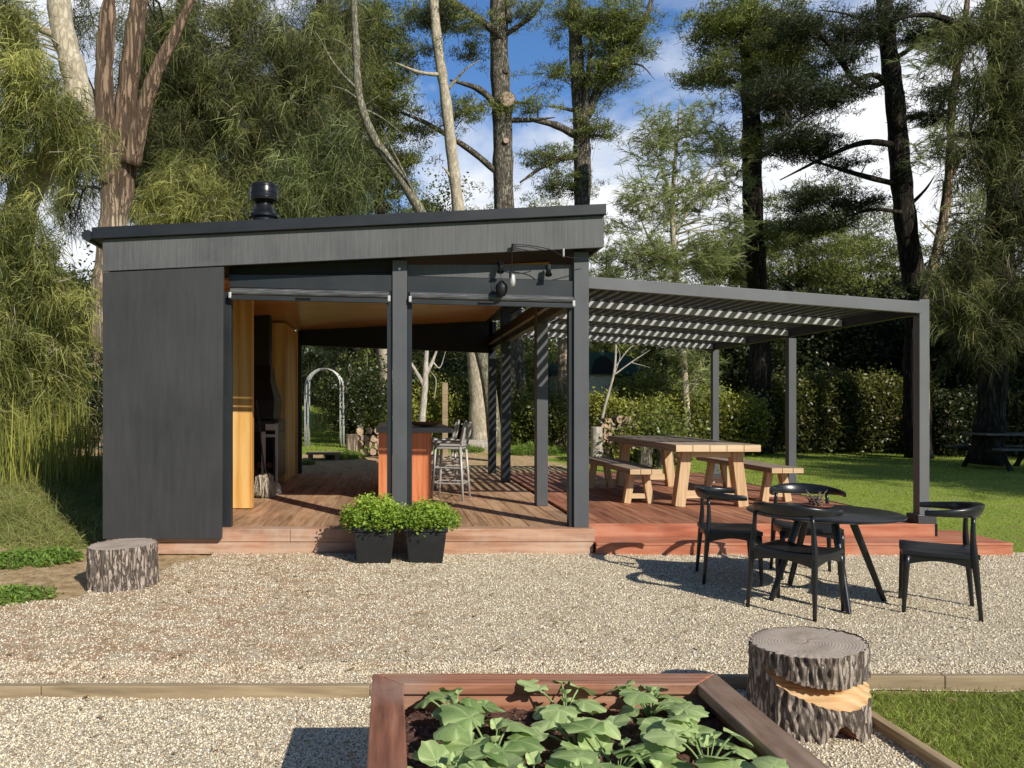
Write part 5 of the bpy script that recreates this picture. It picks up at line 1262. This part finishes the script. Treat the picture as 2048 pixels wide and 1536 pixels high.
# --- young casuarina right of the roof
tree('casuarina_tree', 'airy grey-green young casuarina between the roof end and the dark pine', 'tree', BARKA,
 [(1376,915,19,.09),(1374,840,19,.085),(1366,700,19,.08),(1352,560,19,.07),(1345,420,19,.06),(1352,300,19,.04),(1360,210,19,.02)],
 [[(1352,540,19,.04),(1300,480,18.8,.03),(1270,400,18.7,.02)],[(1348,470,19,.04),(1400,380,18.8,.03),(1440,300,18.7,.015)],[(1346,400,19,.03),(1310,300,18.9,.02),(1290,240,18.8,.01)]],
 [(1310,290,18.9,.55,.75,16),(1400,260,18.9,.5,.65,14),(1290,420,18.8,.6,.55,14),(1380,400,18.9,.7,.6,18),(1450,340,18.9,.35,.6,8),(1300,520,18.7,.75,.4,20),(1420,510,18.8,.7,.4,18),(1375,690,19,.45,.4,9),(1410,770,19,.3,.3,4),(1360,620,19,.8,.3,8),(1470,460,19,.4,.5,8),(1250,520,19.4,.3,.4,6)], LSOF, 'wisp', None, TWIGL, .95, 12, nb=1)
# --- dark pines on the right
tree('pine_tree', 'dark pine rising behind the pergola, its crown cut by the top of the picture', 'tree', BARKD,
 [(1522,905,20,.31),(1520,780,20,.27),(1518,640,20,.25),(1506,420,20,.24),(1503,250,20,.23),(1498,100,20,.21),(1495,-60,20,.19)],
 [[(1500,190,20,.06),(1450,155,19.8,.04),(1380,160,19.6,.02)],[(1500,80,20,.06),(1450,60,19.8,.04),(1400,30,19.7,.02)],[(1508,150,20,.07),(1560,110,19.8,.05),(1620,80,19.6,.03)],[(1506,330,20,.05),(1560,280,19.8,.03),(1600,240,19.7,.02)]],
 [(1440,60,19.8,.8,.75,28),(1540,60,19.8,.85,.75,30),(1430,150,19.7,.7,.35,14),(1570,170,19.8,.75,.45,22),(1520,120,19.6,.6,.4,14),(1590,100,19.9,.6,.4,12),(1560,260,20,.45,.35,10),(1480,300,19.7,.3,.3,5),(1450,520,20.3,.5,.5,10),(1545,480,20.2,.4,.5,8)], LPIN, 'pine', None, TWIG, .95, 13, nb=.9)
tree('pine_tree', 'tall leaning pine with long bare curved limbs, seen through behind the front pergola post', 'tree', BARKD,
 [(1838,925,18.5,.30),(1832,760,18.5,.27),(1832,600,18.5,.24),(1812,450,18.5,.23),(1800,330,18.5,.22),(1790,200,18.5,.20),(1775,80,18.5,.18),(1765,-60,18.5,.17)],
 [[(1795,290,18.5,.08),(1730,285,18.2,.07),(1660,310,18,.05),(1560,360,17.8,.03)],[(1790,180,18.5,.08),(1740,150,18.2,.06),(1660,200,18,.045),(1570,260,17.8,.02)],[(1800,370,18.5,.07),(1720,350,18.2,.06),(1620,320,18,.04)],
  [(1785,160,18.5,.07),(1720,170,18.2,.06),(1650,80,18,.05),(1580,50,17.8,.03)],[(1805,425,18.4,.05),(1740,420,18.1,.04),(1650,450,17.9,.02)],[(1810,420,18.4,.05),(1850,380,18.3,.03),(1870,350,18.2,.015)],
  [(1786,120,18.5,.06),(1850,80,18.3,.05),(1930,50,18.1,.04)],[(1800,240,18.5,.05),(1850,230,18.3,.04),(1920,240,18.1,.02)],[(1775,60,18.5,.05),(1700,30,18.3,.03),(1640,20,18.1,.02)]],
 [(1610,290,18,.75,.28,22),(1560,190,17.9,.8,.3,18),(1650,200,18,.5,.22,8),(1690,180,18.1,.6,.25,9),(1600,60,18,.7,.3,14),(1700,60,18.2,.7,.35,14),(1760,40,18.3,.6,.35,12),(1620,400,18,.6,.22,12),(1730,410,18.2,.4,.18,6),(1870,220,18.2,.4,.3,8),(1680,120,18,.4,.2,5),(1850,60,18.2,.5,.3,9),(1900,180,18,.3,.25,6),(1640,450,18.1,.6,.3,12),(1700,330,18.1,.4,.15,4)], LPID, 'pine', None, TWIG, .85, 14, nb=1)
tree('slender_tree', 'slender reddish forked trunk right of the leaning pine', 'tree', BARKB,
 [(1846,920,17.8,.14),(1846,760,17.8,.13),(1850,600,17.8,.12),(1880,480,17.8,.11),(1898,350,17.8,.09),(1905,200,17.8,.08),(1930,40,17.8,.06),(1940,-60,17.8,.05)],
 [[(1895,370,17.8,.05),(1940,280,17.6,.04),(1980,240,17.5,.02)],[(1880,480,17.8,.03),(1840,440,17.6,.02)]],
 [(1905,60,17.7,.5,.4,9),(1880,290,17.7,.45,.35,9),(1900,560,17.7,.55,.35,14),(1935,420,17.7,.4,.4,8),(1870,110,17.6,.35,.25,6)], LSOF, 'wisp', None, TWIG, .9, 15, nb=.9)
tree('casuarina_tree', 'massive dark casuarina filling the upper right corner', 'tree', BARKD,
 [(1972,930,15.8,.30),(1985,780,15.8,.24),(1992,600,15.8,.25),(2005,400,15.8,.27),(2010,200,15.8,.28),(2005,-60,15.8,.28)],
 [[(2000,300,15.8,.09),(1940,270,15.5,.07),(1880,280,15.3,.04)],[(2005,100,15.8,.1),(1940,60,15.5,.08),(1860,30,15.3,.05),(1780,40,15.1,.03)],[(1998,620,15.8,.07),(2040,520,15.6,.06)],[(1990,640,15.8,.05),(1930,600,15.5,.04),(1880,610,15.3,.02)]],
 [(2030,40,15.2,.35,.5,9),(1930,80,15.5,.3,.3,5),(2040,240,15.2,.25,.5,9),(1950,300,15.4,.35,.35,7),(2040,430,15.2,.25,.5,8),(1950,510,15.4,.4,.3,9),(1910,590,15.5,.45,.25,9),(2030,590,15.3,.35,.3,8),(1960,660,15.6,.4,.3,8),(1970,200,15.4,.3,.3,6),(2040,140,15.2,.3,.5,8)], LCAD, 'droop', None, TWIG, .85, 16, nb=1)

# --- small trees seen under the roof and pergola
tree('forked_sapling', 'bare pale sapling forking into a Y, seen over the bar', 'tree', BARKW,
 [(842,882,17,.085),(845,830,17,.075),(850,770,17,.07),(852,720,17,.05),(856,670,17,.04)], [[(848,772,17,.05),(830,740,17,.04),(812,712,17,.03),(800,690,17,.02)],[(852,752,17,.045),(866,720,17,.035),(878,690,17,.025)],[(866,725,17,.02),(880,735,17,.014),(892,700,17,.01)],[(868,800,17,.012),(872,760,17,.012),(858,740,17,.01)]])
tree('young_tree', 'thin pale leaning sapling in front of the green-roofed shed', 'tree', BARKW,
 [(1196,885,18,.035),(1208,820,18,.03),(1228,745,18,.028),(1232,690,18,.02)], [[(1228,750,18,.018),(1262,725,18,.014),(1300,700,18,.008)],[(1230,735,18,.014),(1256,700,18,.010),(1290,672,18,.006)],[(1228,752,18,.01),(1240,710,18,.008),(1226,680,18,.005)],[(1262,725,18,.01),(1300,735,18,.006)]])
tree('small_tree', 'small dark-leaved tree with a pale crooked stem between the arch and the wood stack', 'tree', BARKL,
 [(722,882,23,.08),(722,850,23,.06),(718,820,23,.05),(712,790,23,.04)], [[(720,850,23,.03),(705,815,23,.025),(695,790,23,.015)]], [(725,800,23.2,.6,.45,14),(700,770,23.2,.5,.4,10),(745,780,23.2,.4,.4,8)], LBUD, 'leaf', None, TWIGL, 1.0, 21)
tree('peeling_trunk_tree', 'pale peeling trunk seen past the middle post above the arch', 'tree', BARKA, [(782,885,24,.28),(776,800,24,.24),(768,690,24,.22),(760,560,24,.20)], [], [], None)
tree('peeling_trunk_tree', 'rough dark-and-cream trunk seen between the corner post and its neighbour', 'tree', BARKB, [(1115,895,23,.26),(1124,820,23,.17),(1126,700,23,.15),(1130,560,23,.15)], [], [], None)
# hedge
def hedge(name, xa, xb, Y, zt, label, leaf, K, dep=.7):
    z0 = gzf((xa+xb)/2, Y); r = empty(name, ((xa+xb)/2, Y, z0), 0, label, 'hedge')
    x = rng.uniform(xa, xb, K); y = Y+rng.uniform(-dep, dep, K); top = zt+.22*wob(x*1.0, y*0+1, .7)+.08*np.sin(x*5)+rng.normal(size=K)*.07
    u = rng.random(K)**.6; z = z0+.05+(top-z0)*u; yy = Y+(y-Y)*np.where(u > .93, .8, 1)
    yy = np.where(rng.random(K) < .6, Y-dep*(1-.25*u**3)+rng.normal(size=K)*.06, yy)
    f = Fol(); clump(f, np.stack([x,yy,z],-1), 'leaf', base=np.clip(u[:,None]**4*1.1-.1+rng.normal(size=(K,1))*.12,0,1), scale=.9, dens=1.0); f.build('foliage', leaf, r)  # leaf tint rises with height: lit tops and shaded base painted in
    mb = MB(); xx = xa+.2
    while xx < xb-.1: mb.tube([(xx,Y,z0-.02),(xx+.05,Y,z0+.5),(xx-.02,Y+.02,zt-.25)], [.03,.02,.01], 6); xx += .6
    mb.build('stems', TWIG, r)
    # dark solid core standing in for the hedge's inner shade
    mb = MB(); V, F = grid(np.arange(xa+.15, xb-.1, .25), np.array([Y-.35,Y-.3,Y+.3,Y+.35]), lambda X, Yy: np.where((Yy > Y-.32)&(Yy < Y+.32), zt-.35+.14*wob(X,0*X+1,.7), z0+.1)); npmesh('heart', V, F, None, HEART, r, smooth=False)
HEART = mat_plain('hedge_inner_shade', (.018,.022,.010), .95, 0, .1, .6, 6, .6)
hedge('hedge', PX(1170,19.8), PX(1500,19.8), 19.8, PZ(812,19.8), 'mixed hedge behind the picnic table, its tops coloured sunlit yellow-green', LHED, 1900)
hedge('hedge', PX(1505,20.6), PX(1838,20.6), 20.6, PZ(768,20.6), 'clipped hedge behind the right pergola posts, leaves coloured darker for shade', LHE2, 1900)
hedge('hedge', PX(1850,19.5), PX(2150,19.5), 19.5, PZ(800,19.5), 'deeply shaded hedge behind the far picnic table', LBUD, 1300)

GB = 'bushes behind the pavilion'
B = [(700,670,33,3.4,LCAS,'feathery light green bush right of the arch'),
 (745,715,27,3,LBUS,'sunlit olive bush left of the middle post'),(880,700,27,3.2,LBUD,'dark bush behind the forked sapling'),(925,740,25.5,2.6,LBUS,'yellowish bush right of the forked sapling'),(830,770,24,2.2,LHED,'low yellow-green bush at the base of the forked sapling'),
 (985,700,28.5,3.5,LBUD,'dark bush between the pale and the rough trunk'),(1075,710,27,3.0,LHED,'sunlit bush right of the rough trunk'),(1090,790,23,1.6,LBUS,'small leafy bush low beside the rough trunk'),(1100,700,28.5,3.2,LBUD,'dark bush left of the green-roofed shed'),
 (1310,725,23,2.0,LHED,'bright bush right of the green-roofed shed'),(1420,690,25,3.4,LBUS,'tall bush behind the hedge at the rear pergola post')]
for i, (px, pt, Y, w_, lf, lab) in enumerate(B): bush(px, 0, pt, Y, w_, lab, lf, 42, group=GB, seed=30+i, kind='droop' if lf is LCAS else 'leaf')
bush(1320, 0, 848, 16.6, 1.3, 'low brown-green shrub right of the right wood stack', LBUS, 18, group=None, seed=61)
bush(1275, 0, 868, 16.8, .4, 'leafy plant beside the right wood stack', LHED, 4, group=None, seed=62)

# --- trees closing the background
GD = 'dark trees beyond the hedge'
def bgtree(px, Y, pyt, pyb, rx, leaf, label, seed, kind='leaf', K=60, group=GD, sc=1.35, bark=None, name='background_tree'):
    c = (pyt+pyb)/2; rz = (pyb-pyt)/2*Y/FP; g0 = VY+(H-gzf(PX(px,Y),Y))*FP/Y
    return tree(name, label, 'tree', bark or BARKD, [(px,g0,Y,.22),(px+4,(g0+c)/2,Y,.18),(px,c,Y,.10),(px-3,pyt+(pyb-pyt)*.2,Y,.012)], [[(px,c+30,Y,.08),(px+60,c-30,Y,.04)],[(px,c+20,Y,.08),(px-60,c-40,Y,.04)]],
     [(px,pyt+(pyb-pyt)*.25,Y,rx*.7,rz*.5,K//4),(px,c,Y,rx,rz*.6,K//2),(px+10,pyb-(pyb-pyt)*.2,Y,rx*.95,rz*.4,K//4)], leaf, kind, group, TWIG, sc, seed, nb=.5)
bgtree(1600, 27, 360, 800, 2.6, LPIN, 'bushy mid-green pine above the middle of the pergola beam', 70, 'pine', 110)
bgtree(1720, 28, 400, 800, 2.6, LPIN, 'bushy pine left of the leaning pine', 71, 'pine', 110)
bgtree(1480, 29, 480, 800, 2.2, LPIN, 'pine foliage left of the dark pine trunk, above the pergola', 72, 'pine', 70)
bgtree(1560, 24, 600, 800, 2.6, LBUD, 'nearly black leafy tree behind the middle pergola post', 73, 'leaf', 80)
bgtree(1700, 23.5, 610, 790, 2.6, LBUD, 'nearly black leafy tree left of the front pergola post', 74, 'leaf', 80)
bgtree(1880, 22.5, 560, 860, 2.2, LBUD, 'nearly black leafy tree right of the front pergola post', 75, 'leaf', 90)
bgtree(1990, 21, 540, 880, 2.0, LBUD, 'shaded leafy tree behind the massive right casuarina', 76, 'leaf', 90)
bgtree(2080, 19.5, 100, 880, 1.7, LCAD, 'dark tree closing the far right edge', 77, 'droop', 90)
bgtree(1800, 26.5, 520, 720, 2.0, LPIN, 'pine foliage directly behind the leaning pine', 78, 'pine', 50)
bgtree(1300, 28, 560, 760, 2.4, LPIN, 'pine foliage beyond the hedge, left of the airy casuarina', 79, 'pine', 60)
bgtree(1430, 26, 590, 780, 1.8, LBUD, 'dark leafy tree behind the rear pergola post', 80, 'leaf', 50)
GC = 'leafy trees just above the roof'
bgtree(860, 31, 330, 800, 2.4, LBUS, 'leafy tree above the roof between the bare trunk and the pale trunk', 81, 'leaf', 80, GC)
bgtree(960, 33, 370, 800, 2.6, LPIN, 'low conifer above the roof left of the thick pine', 82, 'pine', 70, GC)
bgtree(1080, 33, 375, 800, 2.4, LPIN, 'low conifer above the roof between the two pines', 83, 'pine', 70, GC)
bgtree(800, 33, 300, 800, 2.2, LPIN, 'dark conifer behind the bare lichen trunk', 84, 'pine', 80, GC)
bgtree(1215, 32, 430, 800, 1.4, LPIN, 'conifer just past the right end of the roof', 85, 'pine', 40, GC)
bgtree(700, 30, 240, 820, 2.6, LPID, 'dark conifer behind the weeping tassels', 86, 'pine', 90, GC)
GE = 'dark trees on the far left'
bgtree(60, 26, 480, 860, 3.0, LBUD, 'dark tree beyond the bank at the far left', 87, 'leaf', 70, GE)
bgtree(330, 27, 60, 850, 2.0, LPID, 'dark tree just right of the three-stemmed trunk, in the background', 88, 'pine', 90, GE)
bgtree(420, 28, 60, 850, 3.2, LPID, 'black-green conifer behind the casuarinas', 89, 'pine', 120, GE)
bgtree(560, 29, 40, 850, 3.2, LPID, 'black-green conifer behind the chimney cowl', 90, 'pine', 120, GE)
bgtree(150, 22, 560, 900, 1.8, LBUD, 'shaded leafy tree left of the peeling trunk, behind the bank', 91, 'leaf', 50, GE)
# far-off wood
f = Fol(); K = 15000; a = rng.uniform(-60, 95, K); y = rng.uniform(48, 66, K); ht = 5.2+1.8*wob(a*.25, y*.1)
C = np.stack([a, y, gz(a,y)+rng.random(K)*ht], -1); u = (C[:,2:3]-.8)/7
n = 6*K; idx = np.repeat(np.arange(K), 6)
f.leaves(C[idx]+rng.normal(size=(n,3))*.5, rng.uniform(.35,.8,n), np.stack([np.clip(u[idx,0]*.7+rng.random(n)*.3,0,1), np.zeros(n)],1), .3, .7)
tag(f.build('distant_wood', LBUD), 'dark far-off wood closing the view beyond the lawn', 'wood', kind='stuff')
# pines standing outside the frame on the right: their shade falls over the lawn
for i, (x_, y_, hh) in enumerate(((21,12.5,11),(25,9,13),(21.5,18,10),(18.5,6.3,9.5),(16.3,4.9,9.2),(22.5,9.5,9.3))):
    pxx = x_*FP/y_+VX; fz_ = lambda z: VY+(H-z)*FP/y_
    tree('pine_tree', 'pine beyond the right picture edge shading the lawn', 'tree', BARKD, [(pxx,fz_(0),y_,.25),(pxx,fz_(hh*.5),y_,.2),(pxx,fz_(hh),y_,.05)], [],
      [(pxx,fz_(hh*.86),y_,1.9,hh*.11,34),(pxx,fz_(hh*.68),y_,2.1,hh*.10,34)], LPID, 'pine', 'pines outside the frame', TWIG, 1.5, 95+i, nb=.2)
